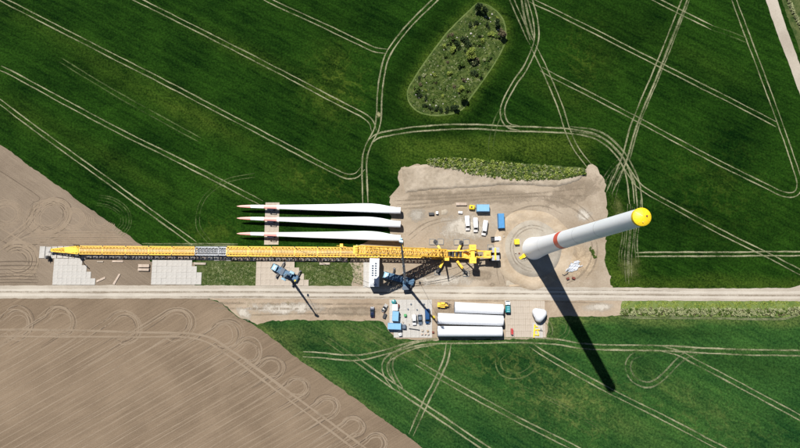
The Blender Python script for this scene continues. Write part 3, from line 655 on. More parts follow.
for r, z in [(11.8, 0.06), (11.0, 0.55), (10.2, 0.85), (9.4, 0.95), (8.2, 1.02), (7.0, 1.15), (3.0, 1.2)]:
    rings.append([Vector((tb.x+r*math.cos(t)*(1+.012*math.sin(5*t)), tb.y+r*math.sin(t)*(1+.012*math.sin(5*t)), 0.05+z)) for t in [2*PI*i/n for i in range(n)]])
fg.loft(rings, False)
tag(fg.build('foundation_gravel', MT['found'], smooth=True), 'grey gravel disc heaped over the tower foundation', kind='structure')
for r_, lab in ((9.6, 'outer'), (8.3, 'inner')):
    mb = MB(); ribbon(None, [0], .5, 1.12 if r_ < 9 else 1.02, mb, 1.0, .15, .3, [(tb.x+r_*math.cos(t), tb.y+r_*math.sin(t)) for t in [math.radians(60+k*12) for k in range(18)]])
    me = bpy.data.meshes.new('tyre_tread'); me.from_pydata(mb.v, [], mb.f); me.materials.append(MT['pad_tread']); tag(obj('tyre_tread', me), '%s curved tyre tread on the foundation gravel' % lab, kind='structure')
sheet('gravel_ramp', 'grey gravel ramp curving up to the tower foundation', [(506,285.5),(506,281),(520,279),(532,275),(545,270),(556,262),(563,268),(556,277),(545,282),(530,285)], MT['grey_gravel'], 0.075, 0.2)
heap('sand_bank', 'small orange sand ridge below the foundation ramp', [(507,285.2),(520,283.5),(535,280),(546,275.5),(549,277.5),(540,283),(525,286.5),(510,287.5)], 0.6, MT['orange_sand'], 1.2, 0.5, 0.08)

# ------------------------------------------------------------------ plate platforms and mats
def plate_mesh(name, sx, sy, sz, mat):
    mb = MB(); mb.box((0, 0, sz/2), (sx, sy, sz)); me = mb.mesh(name, mat)
    bm = bmesh.new(); bm.from_mesh(me); bmesh.ops.bevel(bm, geom=[e for e in bm.edges], offset=min(0.012, sz*.3), segments=1, affect='EDGES'); bm.to_mesh(me); bm.free()
    return me
def platform(name, label, cat, px0, cols, rows, sx, sy, sz, mat, z, gap=0.018, skip=lambda i, j: False, jit=0.03, piece='plate', rz=0.0, group=None):
    o = G(*px0); t = thing(name, label, cat, (o.x, o.y, z), rz, group); me = plate_mesh(piece, sx-gap, sy-gap, sz, mat)
    for j in range(rows):
        for i in range(cols):
            if skip(i, j): continue
            c = obj(piece, me, t, ((i+.5)*sx+random.uniform(-jit, jit), -(j+.5)*sy+random.uniform(-jit, jit), random.uniform(0, .012)), random.uniform(-jit, jit)*.3)
    return t
platform('concrete_platform', 'pale stepped platform of plates under the boom tip, farthest left', 'platform', (54.5,258.5), 9, 4, 2.0, 2.75, .14, MT['concrete'], 0.06, skip=lambda i, j: i >= 6+j if j < 3 else False)
platform('concrete_platform', 'pale stepped platform of plates by the two timber stacks', 'platform', (152.5,260), 10, 4, 2.1, 2.55, .14, MT['concrete'], 0.06, skip=lambda i, j: i >= (8, 9, 10, 10)[j])
platform('concrete_platform', 'pale stepped platform of plates under the left mobile crane', 'platform', (256.5,261.5), 11, 4, 2.0, 2.5, .14, MT['timber'], 0.06, skip=lambda i, j: i >= (8, 9, 10, 11)[j])
platform('blade_mat', 'strip of pale mats under the tips of the three blades', 'mat', (265.5,202.5), 3, 7, 2.0, 2.55, .12, MT['timber'], 0.02)
platform('concrete_platform', 'narrow column of plates left of the tall white container', 'platform', (363.5,262), 2, 5, 1.5, 2.1, .12, MT['concrete'], 0.08)
platform('concrete_platform', 'grey white plate yard under the parked cars and blue containers', 'platform', (389.5,299.4), 10, 7, 1.75, 2.2, .12, MT['concrete'], 0.07, skip=lambda i, j: (j == 6 and i < 1))
platform('concrete_platform', 'light brown plate yard between the tower sections and the hub', 'platform', (505,300.5), 18, 6, 0.9, 2.45, .10, MT['timber'], 0.07, gap=0.012)
platform('concrete_platform', 'white plates under the yellow lifting yoke', 'platform', (532,322.5), 4, 3, 1.05, 2.0, .08, MT['concrete'], 0.18)
# long row of mats under the crane boom
a0 = G(40, 247.3); a1 = G(352, 251)
bm_t = thing('mat_row', 'long row of pale timber mats under the lying crane boom', 'mats', (a0.x, a0.y, 0.06), math.atan2(a1.y-a0.y, a1.x-a0.x))
me = plate_mesh('mat', 2.3, 5.0, .22, MT['timber_pink']); me2 = plate_mesh('mat', 2.3, 5.0, .22, MT['concrete'])
nm = int((a1-a0).length/2.55)
for k in range(nm):
    obj('mat', me2 if k < 18 or random.random() < .35 else me, bm_t, ((k+.5)*2.55, -2.0+random.uniform(-.25, .25), random.uniform(0, .02)), random.uniform(-.015, .015))

# ------------------------------------------------------------------ wind turbine tower
tw = thing('turbine_tower', 'tall white tapering wind turbine tower with red ring and yellow top cover', 'tower', (tb.x, tb.y, 1.2))
TH = 104.0-1.2
def rad(z):
    P = [(0, 4.7), (2, 4.56), (4, 4.41), (6, 4.25), (8, 4.1), (10, 3.96), (12, 3.83), (15, 3.66), (18, 3.52), (22, 3.37), (27, 3.23), (32, 3.1), (43, 2.9), (70, 2.45), (102.8, 2.02)]
    for (z0, r0), (z1, r1) in zip(P, P[1:]):
        if z <= z1: return r0+(r1-r0)*(z-z0)/(z1-z0)
    return P[-1][1]
cuts = [0, 20, 40.6, 45.2, 60, 78, TH-0.6]
for a, b in zip(cuts, cuts[1:]):
    nn = max(3, int((b-a)/1.5)); pr = [(rad(a+(b-a)*k/nn), a+(b-a)*k/nn) for k in range(nn+1)]
    red = abs(a-40.6) < .01
    tag(MB().lathe((0, 0, 0), pr, 64).build('red_band' if red else 'tower_segment', MT['tower_red' if red else 'tower_white'], tw, True), 'red marking ring round the tower' if red else None)
for zj in (20, 60, 78):
    MB().lathe((0, 0, 0), [(rad(zj)+.012, zj-.09), (rad(zj)+.022, zj-.05), (rad(zj)+.022, zj+.05), (rad(zj)+.012, zj+.09)], 64).build('joint_ring', MT['grey_steel'], tw, True)
cp = MB(); cp.lathe((0, 0, 0), [(rad(TH)+.03, TH-1.1), (rad(TH)+.05, TH-.6), (rad(TH)+.04, TH-.15), (rad(TH)-.25, TH+.1), (1.1, TH+.42), (.5, TH+.62), (.02, TH+.68)], 40)
cpo = tag(cp.build('top_cover', MT['cap_yellow'], tw, True), 'yellow fabric cover over the tower top')
for k in range(8):
    t = 2*PI*k/8+.2; r = rad(TH)
    MB().bar(((r-.2)*math.cos(t), (r-.2)*math.sin(t), TH+.13), (.3*math.cos(t), .3*math.sin(t), TH+.69), .09, .06).build('seam', MT['yellow'], cpo)
MB().cyl((.75, .1, TH+.45), (.75, .1, TH+.72), .2, .2, 10).build('vent', MT['rust'], cpo); MB().cyl((-.1, -1.2, TH+.3), (-.1, -1.2, TH+.5), .17, .17, 10).build('vent', MT['yellow_b'], cpo)
door_a = math.radians(215); dr = Vector((math.cos(door_a), math.sin(door_a), 0)); Md = Matrix.Rotation(door_a, 3, 'Z')
dm = MB(); dm.box(dr*4.72+Vector((0, 0, 2.3)), (.12, 1.1, 2.3), M=Md); do = dm.build('door', MT['grey_steel'], tw)
MB().box(dr*4.8+Md @ Vector((0, .4, 0))+Vector((0, 0, 2.3)), (.08, .05, .3), M=Md).build('handle', MT['dark'], do)
st = MB(); st.box(dr*5.3+Vector((0, 0, 1.1)), (1.1, 1.6, .1), M=Md)
for k in range(5): st.box(dr*(6.0+.28*k)+Vector((0, 0, .95-.2*k)), (.28, 1.2, .06), M=Md)
st.build('entrance_stairs', MT['cap_yellow'], tw)
for s in (-1, 1):
    rl_ = MB(); rl_.bar(dr*4.8+Md @ Vector((0, s*.75, 0))+Vector((0, 0, 2.1)), dr*5.8+Md @ Vector((0, s*.75, 0))+Vector((0, 0, 2.1)), .05); rl_.bar(dr*5.8+Md @ Vector((0, s*.75, 0))+Vector((0, 0, 2.1)), dr*7.2+Md @ Vector((0, s*.65, 0))+Vector((0, 0, 1.0)), .05); rl_.bar(dr*5.8+Md @ Vector((0, s*.75, 0))+Vector((0, 0, 1.1)), dr*5.8+Md @ Vector((0, s*.75, 0))+Vector((0, 0, 2.1)), .05)
    rl_.build('handrail', MT['grey_steel'], tw)

# ------------------------------------------------------------------ rotor blades lying on frames
def blade(label, y_tip, y_root, k):
    ZC = 3.0
    p_t = G(237, y_tip, ZC); p_r = G(400.6, y_root, ZC); L = (p_r-p_t).length
    b = thing('rotor_blade', label, 'blade', (p_r.x, p_r.y, 0.1), math.atan2(p_t.y-p_r.y, p_t.x-p_r.x), 'rotor blades laid out beside the boom')
    # station: s (0 root..1 tip), chord, thickness, leading edge offset.  local -y is up in the photo (blade points to -x)
    S = [(0, 2.75, 2.75, 1.37), (.03, 2.78, 2.7, 1.39), (.07, 3.1, 2.45, 1.35), (.12, 3.6, 2.05, 1.28), (.17, 3.8, 1.7, 1.2), (.22, 3.75, 1.45, 1.14), (.3, 3.4, 1.15, 1.05), (.42, 2.85, .85, .95), (.55, 2.4, .62, .88), (.7, 1.85, .45, .72), (.82, 1.5, .32, .62), (.93, 1.2, .2, .52), (.98, .75, .12, .36), (1.0, .12, .04, .06)]
    def at(s):
        for a, c in zip(S, S[1:]):
            if s <= c[0]:
                t = (s-a[0])/(c[0]-a[0]); return [a[i]+(c[i]-a[i])*t for i in range(1, 4)]
        return S[-1][1:]
    def ring(s):
        ch, th, le = at(s); x = L*s; out = []; roundness = max(0, 1-s/.14)
        for i in range(20):
            t = 2*PI*i/20; u = math.cos(t); w = math.sin(t)
            y = le-ch*(.5-.5*u); zz = w*th*.5*((1-roundness)*(0.35+0.65*(.5+.5*u)**.6)+roundness)
            out.append(Vector((x, y, ZC+zz+0.9*s*0+.2*s*s)))
        return out
    def seg(s0, s1, n, name, mat, cap):
        m = MB(); m.loft([ring(s0+(s1-s0)*k/n) for k in range(n+1)], cap); return m.build(name, mat, b, True)
    bands = [(0, .755, 30, 'shell', 'white'), (.755, .835, 5, 'red_band', 'red_band'), (.835, .915, 5, 'shell', 'white'), (.915, 1.0, 8, 'red_band', 'red_band')]
    for s0, s1, n, nm_, mt in bands: seg(s0, s1, n, nm_, MT[mt], False)
    rf = MB(); rf.cyl((-.06, 0, ZC), (.0, 0, ZC), 1.3, 1.3, 28); rf.build('root_cover', MT['slate'], b)
    # transport frames
    fr = MB()
    for y in (-1.5, 1.5):
        fr.bar((.6, y, 0), (.6, y, 3.0), .22); fr.bar((1.8, y, 0), (1.8, y, 3.0), .22)
    fr.bar((.6, -1.6, .15), (.6, 1.6, .15), .25); fr.bar((1.8, -1.6, .15), (1.8, 1.6, .15), .25); fr.bar((.6, -1.6, 1.45), (1.8, 1.6, 1.45), .2); fr.bar((.6, -1.6, 1.5), (.6, 1.6, 1.5), .25)
    fr.build('root_frame', MT['dark'], b)
    xt = L*.795; f2 = MB()
    for y in (-.9, 1.1):
        for x in (xt-1.2, xt+1.2): f2.bar((x, y, 0), (x, y, 3.1), .2)
        f2.bar((xt-1.2, y, 3.0), (xt+1.2, y, 3.0), .2); f2.bar((xt-1.2, y, .3), (xt+1.2, y, 2.8), .15)
    for x in (xt-1.2, xt+1.2): f2.bar((x, -.9, 2.55), (x, 1.1, 2.55), .3); f2.bar((x, -.9, .2), (x, 1.1, .2), .25)
    f2.box((xt, .1, 2.2), (2.0, 1.7, .8))
    f2.build('tip_frame', MT['navy'], b)
    return b
blade('uppermost of the three white red-banded rotor blades, farthest from the boom', 206.3, 210.6, 0)
blade('middle one of the three white red-banded rotor blades', 218.2, 224.3, 1)
blade('lowest of the three white red-banded rotor blades, next to the yellow boom', 233.6, 238.3, 2)

# ------------------------------------------------------------------ tower sections lying on the site
def section(label, a, b, da, db):
    zc = 2.75
    pa, pb = G(*a, zc), G(*b, zc); L = (pb-pa).length
    t = thing('tower_section', label, 'tower section', (pa.x, pa.y, 0.15), math.atan2(pb.y-pa.y, pb.x-pa.x), 'steel tower sections stored on the ground')
    z = zc-.15
    sh = MB(); rings = []
    for k in range(9):
        r = (da+(db-da)*k/8)/2; rings.append([Vector((L*k/8, r*math.cos(u), z+r*math.sin(u))) for u in [2*PI*i/40 for i in range(40)]])
    sh.loft(rings, False); sh.build('shell', MT['white'], t, True)
    for x, d in ((0, da), (L, db)):
        f = MB(); s = 1 if x else -1
        rr = [Vector((x+s*.02, d/2*1.008*math.cos(u), z+d/2*1.008*math.sin(u))) for u in [2*PI*i/40 for i in range(40)]]
        r2 = [Vector((x-s*.22, d/2*1.008*math.cos(u), z+d/2*1.008*math.sin(u))) for u in [2*PI*i/40 for i in range(40)]]
        f.loft([r2, rr], False); f.build('flange', MT['grey_steel'], t, True)
        MB().cyl((x+s*.025, 0, z), (x-s*.02, 0, z), d/2*.985, None, 40).build('end_cover', MT['slate'], t)
    for k in range(1, 9):
        x = L*k/9; d = da+(db-da)*k/9
        m = MB(); m.loft([[Vector((x+dx, (d/2+.006)*math.cos(u), z+(d/2+.006)*math.sin(u))) for u in [2*PI*i/40 for i in range(40)]] for dx in (-.03, .03)], False)
        m.build('weld_seam', MT['tower_white'], t, True)
    for x in (L*.12, L*.88):
        m = MB(); m.box((x, 0, .25), (1.2, 3.2, .5)); m.box((x, 1.3, .55), (1.0, .5, .5)); m.box((x, -1.3, .55), (1.0, .5, .5)); m.build('cradle', MT['dark'], t)
section('shortest of the three lying white tower sections, nearest the road', (454.3,307.2), (503,309.3), 4.35, 4.1)
section('middle one of the three lying white tower sections', (437.4,318.3), (503,320.6), 4.5, 4.1)
section('lowest of the three lying white tower sections, crossed by a crane shadow', (437.4,331.2), (502,331.6), 4.35, 3.9)

# ------------------------------------------------------------------ big yellow lattice crane
def lattice(p0, p1, w0, h0, w1, h1, bays, rc, rd):
    p0, p1 = Vector(p0), Vector(p1); z = (p1-p0).normalized(); y = Vector((0, 0, 1)).cross(z).normalized(); x = z.cross(y)
    def cor(t): 
        c = p0+(p1-p0)*t; w = (w0+(w1-w0)*t)/2; h = (h0+(h1-h0)*t)/2
        return [c+y*w-x*-h, c-y*w-x*-h, c-y*w-x*h, c+y*w-x*h]
    lc = MB()
    for i in range(bays+1):
        C = cor(i/bays)
        for k in range(4): lc.bar(C[k], C[(k+1) % 4], rd*(1.6 if i in (0, bays) else 1))
        if i < bays:
            D = cor((i+1)/bays)
            for k in range(4):
                if k % 2 == 0:
                    lc.bar(C[k], D[(k+1) % 4], rd); lc.bar(C[(k+1) % 4], D[k], rd)
                else:
                    lc.bar(C[k] if i % 2 else C[(k+1) % 4], D[(k+1) % 4] if i % 2 else D[k], rd)
    return list(zip(cor(0), cor(1))), lc, cor
def truss(name, mat, mat2, p0, *args):
    """one boom section: an Empty with four chords and its lacing"""
    e = bpy.data.objects.new(name, None); col.objects.link(e); e.parent = cr; e.location = Vector(p0)-cr.location
    chords, lc, cor = lattice(p0, *args)
    for a, b in chords: part(MB().bar(a, b, args[-2]), 'chord', mat, e)
    tag(part(lc, 'lacing', mat2, e), kind='stuff')
    return e, cor
cb = G(450, 256)
cr = thing('crawler_crane', 'huge yellow lattice crane with its boom lowered along the ground', 'crane', (cb.x, cb.y, 0.1))
def part(mb, name, mat, parent=None, smooth=False): return mb.build(name, MT[mat], parent or cr, smooth, world=True)
def W(px, py, z): return G(px, py, z)
BF = W(446, 253, 2.9)                                  # boom foot
xs = [440, 425, 402, 379, 356, 341, 318, 295, 272, 249, 227.5, 219.5, 196, 173, 150, 127, 104, 81]
def bz(x): return 2.25+max(0, (x-380))/66*0.75
def by(x): return 250.0+(x-60)*(3.1/386)+0.0
prev = None
for a, b in zip(xs, xs[1:]):
    grey = 194 < b < 226; big = b >= 227
    w = 3.75 if big else 3.25; h = 2.8 if big else 2.5
    wa = 2.6 if a == 440 else w; ha = 1.8 if a == 440 else h
    pa, pb = W(a, by(a), bz(a)), W(b, by(b), bz(b)); d = (pb-pa).normalized()
    pa2, pb2 = pa+d*.12, pb-d*.12
    n_ = max(3, round((pb-pa).length/1.35))
    mt = 'grey_steel' if grey else ('yellow' if random.random() < .6 else 'yellow_b')
    s, cor = truss('boom_section', mt, mt, pa2, pb2, wa, ha, w, h, n_, .36, .17); tag(s, 'grey lattice boom section' if grey else None)
    up = Vector((0, 0, 1)); side = up.cross(d).normalized()
    if not grey:
        wk = MB(); o1 = pa2+up*(ha/2+.12); o2 = pb2+up*(h/2+.12)
        L = (o2-o1).length; m_ = int(L/.42)
        for k in range(m_):
            c = o1+(o2-o1)*((k+.5)/m_); wk.bar(c-side*.45, c+side*.45, .26, .05)
        for q in (-.45, .45): wk.bar(o1+side*q, o2+side*q, .08, .08)
        tag(part(wk, 'walkway', 'yellow_pale', s), kind='stuff')
    for q in (-.42, .42): part(MB().bar(pa2+up*(ha/2+.32)+side*q*w*.7, pb2+up*(h/2+.32)+side*q*w*.7, .2, .12), 'pendant_bar', 'yellow_b' if not grey else 'dark', s)
    for cpt in cor(1): part(MB().bar(cpt-side*.22, cpt+side*.22, .4), 'pin_lug', 'dark', s)
# boom tip
s, cor = truss('boom_head', 'yellow', 'yellow', W(80, by(80), 2.25), W(52, by(52)+.3, 1.9), 3.25, 2.5, .9, 1.0, 9, .3, .16)
m = MB(); m.bar(W(66, 250.2, 2.9), W(66, 250.2, 2.9)+Vector((0, .01, 0)), .1)
m = MB(); a, b = W(80, by(80), 2.6), W(66, by(66), 2.6); m.box((a+b)/2+Vector((0, 0, .8)), (6, 2.2, .12)); part(m, 'head_deck', 'yellow', s)
for k in range(4):
    m = MB(); c = W(50.5+k*.6, 250.6, 1.7)+Vector((0, -.6+.4*k, 0)); m.cyl(c-Vector((0, .09, 0)), c+Vector((0, .09, 0)), .75, None, 16); part(m, 'sheave', 'dark', s)
m = MB(); c = W(78.5, 251, 2.2); m.bar(c+Vector((0, -2.7, .3)), c+Vector((0, 2.6, .3)), .5, .6); m.bar(c+Vector((0, -2.4, 0)), c+Vector((-.2, -2.4, 3.4)), .3); m.bar(c+Vector((0, 2.3, 0)), c+Vector((-.2, 2.3, 3.4)), .3); m.bar(c+Vector((0, -2.4, 3.3)), c+Vector((1.5, -2.9, 6.2)), .25); m.box(c+Vector((0, -1.6, .2)), (1.5, 1.3, 1.6)); part(m, 'jib_strut', 'dark')
hk = W(49, 257.5, .5)
m = MB(); m.box(hk+Vector((0, 0, .7)), (1.0, 1.4, 1.6)); m.cyl(hk+Vector((0, 0, 1.6)), hk+Vector((.7, 0, 1.6)), .6, None, 14); m.cyl(hk+Vector((.1, -.9, .5)), hk+Vector((.3, -1.9, .4)), .25, .15, 10); part(m, 'hook_block', 'dark')
m = MB(); m.bar(W(50.5, 251, 1.7), hk+Vector((.3, 0, 1.6)), .08); part(m, 'hoist_rope', 'dark')
m = MB(); c = W(341.6, 245.6, 2); m.box(c, (1.3, 1.5, 1.6)); m.bar(c+Vector((.5, -.3, .6)), W(357, 249.5, 5), .14); m.bar(c+Vector((-2, 0, .6)), c+Vector((.6, -.2, .6)), .1); part(m, 'rope_winch', 'yellow')
# derrick mast and its ropes
MTIP = W(356.5, 249.8, 28.0); MF = W(446, 253.3, 3.4)
mid1 = MF+(MTIP-MF)*.12; mid2 = MF+(MTIP-MF)*.93
for a, b, wa, ha, wb, hb in ((MF, mid1, 2.9, 1.2, 2.9, 2.2), (mid1, mid1+(mid2-mid1)*.34, 2.9, 2.2, 2.9, 2.2), (mid1+(mid2-mid1)*.34, mid1+(mid2-mid1)*.67, 2.9, 2.2, 2.9, 2.2), (mid1+(mid2-mid1)*.67, mid2, 2.9, 2.2, 2.9, 2.2), (mid2, MTIP, 2.9, 2.2, 2.6, .8)):
    d = (b-a).normalized(); truss('mast_section', 'yellow', 'yellow_b', a+d*.08, b-d*.08, wa, ha, wb, hb, max(3, int((b-a).length/1.7)), .4, .21)
for q in (-1.0, -.3, .3, 1.0):
    m = MB(); c = MTIP+Vector((0, q, .3)); m.cyl(c-Vector((0, .1, 0)), c+Vector((0, .1, 0)), .8, None, 16); part(m, 'mast_sheave', 'yellow_b')
m = MB(); m.box(MTIP+Vector((-.3, 0, 0)), (1.6, 3.0, 1.4)); part(m, 'mast_head', 'yellow')
GT = W(472.5, 254, 8.6)                                # gantry cross beam
for q in (-.9, .9):
    m = MB(); m.bar(MTIP+Vector((0, q, .4)), GT+Vector((0, q*2.3, .3)), .09); part(m, 'guy_rope', 'dark')
    m = MB(); m.bar(MTIP+Vector((0, q, .2)), W(295, by(295), 3.6)+Vector((0, q*1.5, 0)), .09); part(m, 'guy_rope', 'dark')
SB = W(443, 254, 3.2); STP = W(439, 254.6, 17.5)
for q in (-1, 1):
    m = MB(); m.bar(SB+Vector((0, q*1.5, 0)), STP+Vector((0, q*.5, 0)), .34); part(m, 'gantry_strut', 'yellow')
    m = MB(); m.bar(STP+Vector((0, q*.5, 0)), GT+Vector((0, q*1.0, 0)), .1); part(m, 'guy_rope', 'dark')
    m = MB(); m.bar(STP+Vector((0, q*.5, 0)), MTIP+Vector((0, q*.5, -.4)), .1); part(m, 'guy_rope', 'dark')
# carrier with star outriggers
m = MB(); m.box((cb.x, cb.y, 1.35), (15.5, 3.0, 1.1)); m.box((cb.x+8.8, cb.y, 1.6), (2.4, 2.9, 1.6)); part(m, 'carrier', 'yellow_b')
for i in range(8):
    for s_ in (-1, 1):
        m = MB(); c = Vector((cb.x-6.9+1.95*i, cb.y+s_*1.35, .72)); m.cyl(c-Vector((0, .25, 0)), c+Vector((0, .25, 0)), .68, None, 18); part(m, 'wheel', 'rubber')
pads = [(435.5,241.6), (461.5,242.4), (466,272.6), (438,271.5)]; roots = [(441.5,252), (458,250.5), (457,261), (443,261)]
for pd, rt in zip(pads, roots):
    a, b = W(*rt, 1.9), W(*pd, 1.5)
    m = MB(); m.bar(a, a+(b-a)*.62, .95, 1.1); o = part(m, 'outrigger', 'yellow')
    m = MB(); m.bar(a+(b-a)*.58, b, .7, .85); part(m, 'extension', 'dark', o)
    m = MB(); m.cyl(Vector((b.x, b.y, .35)), Vector((b.x, b.y, 2.3)), .38, None, 12); m.cyl(Vector((b.x, b.y, .30)), Vector((b.x, b.y, .42)), .9, None, 16); part(m, 'jack', 'dark', o)
# superstructure
sy = 254.0
m = MB(); a, b = W(440, sy, 2.8), W(477, sy, 2.8)
for s_ in (-1, 1): m.bar(a+Vector((0, s_*1.35, 0)), b+Vector((0, s_*1.35, 0)), .5, 1.3, up=(0, 0, 1))
for k in range(6): c = a+(b-a)*(k/5); m.bar(c+Vector((0, -1.35, 0)), c+Vector((0, 1.35, 0)), .4, .8)
part(m, 'slewing_frame', 'yellow')
m = MB(); m.cyl((cb.x, cb.y+.6, 1.9), (cb.x, cb.y+.6, 2.3), 1.9, None, 32); part(m, 'slew_ring', 'dark')
for k, x in enumerate((449.5, 453, 456.5, 460.5)):
    c = W(x, sy, 3.5); m = MB(); m.cyl(c-Vector((0, .95, 0)), c+Vector((0, .95, 0)), .52, None, 18); o = part(m, 'winch_drum', 'dark')
    m = MB(); 
    for s_ in (-1, 1): m.cyl(c+Vector((0, s_*.95, 0)), c+Vector((0, s_*1.05, 0)), .72, None, 18)
    part(m, 'drum_flange', 'grey_steel' if k % 2 else 'yellow', o)
m = MB(); c = W(446, 259.2, 3.6); m.box(c, (2.4, 1.3, 2.2)); o = part(m, 'cab', 'yellow'); m = MB(); m.box(c+Vector((-1.21, 0, .3)), (.05, 1.1, 1.2)); m.box(c+Vector((0, -.66, .3)), (1.8, .05, 1.1)); part(m, 'cab_window', 'glass', o)
for s_ in (-1, 1):
    m = MB(); m.bar(W(464, sy, 3.2)+Vector((0, s_*1.4, 0)), GT+Vector((0, s_*2.2, 0)), .45); m.bar(W(480, sy, 3.2)+Vector((0, s_*1.4, 0)), GT+Vector((0, s_*2.2, 0)), .4); part(m, 'gantry_leg', 'yellow')
    m = MB(); m.box(GT+Vector((0, s_*2.55, .1)), (2.7, 2.3, 1.7)); o = part(m, 'gantry_sheave_box', 'yellow')
    m = MB(); m.box(GT+Vector((.1, s_*2.55, 1.02)), (1.4, .25, .1)); m.box(GT+Vector((-.7, s_*2.9, 1.02)), (.3, .3, .15)); part(m, 'access_hatch', 'yellow_b', o)
m = MB(); m.box(GT, (1.6, 3.2, .9)); part(m, 'gantry_beam', 'yellow')
for s_ in (-1, 1):
    m = MB(); m.bar(W(473, sy, 6.6)+Vector((0, s_*1.15, 0)), W(492, sy, 5.4)+Vector((0, s_*1.15, 0)), .42, .7); part(m, 'ballast_beam', 'yellow')
m = MB(); m.box(W(487, 254.5, 5.8), (3.0, 3.0, .6)); m.box(W(487, 254.5, 6.3)+Vector((.4, .5, 0)), (1.2, 1.2, .5)); part(m, 'ballast_winch', 'yellow_b')
m = MB(); c = W(494, 254.5, 1.0); m.box(Vector((c.x, c.y, .75)), (4.2, 5.6, .4)); o = part(m, 'ballast_tray', 'dark')
for s_ in (-1, 1):
    for k in range(8):
        m = MB(); m.box(Vector((c.x+random.uniform(-.03, .03), c.y+s_*1.6, 1.22+.56*k)), (3.0, 2.1, .52)); part(m, 'ballast_slab', 'slate' if k < 7 else 'grey_steel')
m = MB(); m.box(Vector((c.x-.2, c.y, 5.5)), (.7, 4.8, .5)); m.bar(Vector((c.x-.2, c.y, 1)), Vector((c.x-.2, c.y, 5.6)), .5); part(m, 'ballast_hanger', 'yellow')
# mats under the outriggers
for (px, py), lab in zip([(432.4,242), (440.6,241.8), (456.8,242.2), (466.4,242.2), (466,273.4), (437.5,272), (490.5,247.5)], ['left one under the upper left outrigger', 'right one under the upper left outrigger', 'left one under the upper right outrigger', 'right one under the upper right outrigger', 'under the lower right outrigger', 'in the mast shadow under the lower left outrigger', 'above the crane ballast']):
    p = G(px, py); mt_ = thing('crane_mat', 'square grey framed crane mat, '+lab, 'mat', (p.x, p.y, .06), random.uniform(-.05, .05), 'mats under the crane outriggers')
    MB().box((0, 0, .1), (2.3, 2.2, .2)).build('slab', MT['grey_gravel'], mt_)
    f_ = MB()
    for s_ in (-1, 1): f_.box((0, s_*1.13, .14), (2.4, .14, .3)); f_.box((s_*1.2, 0, .14), (.14, 2.12, .3))
    f_.build('rim', MT['slate'], mt_)

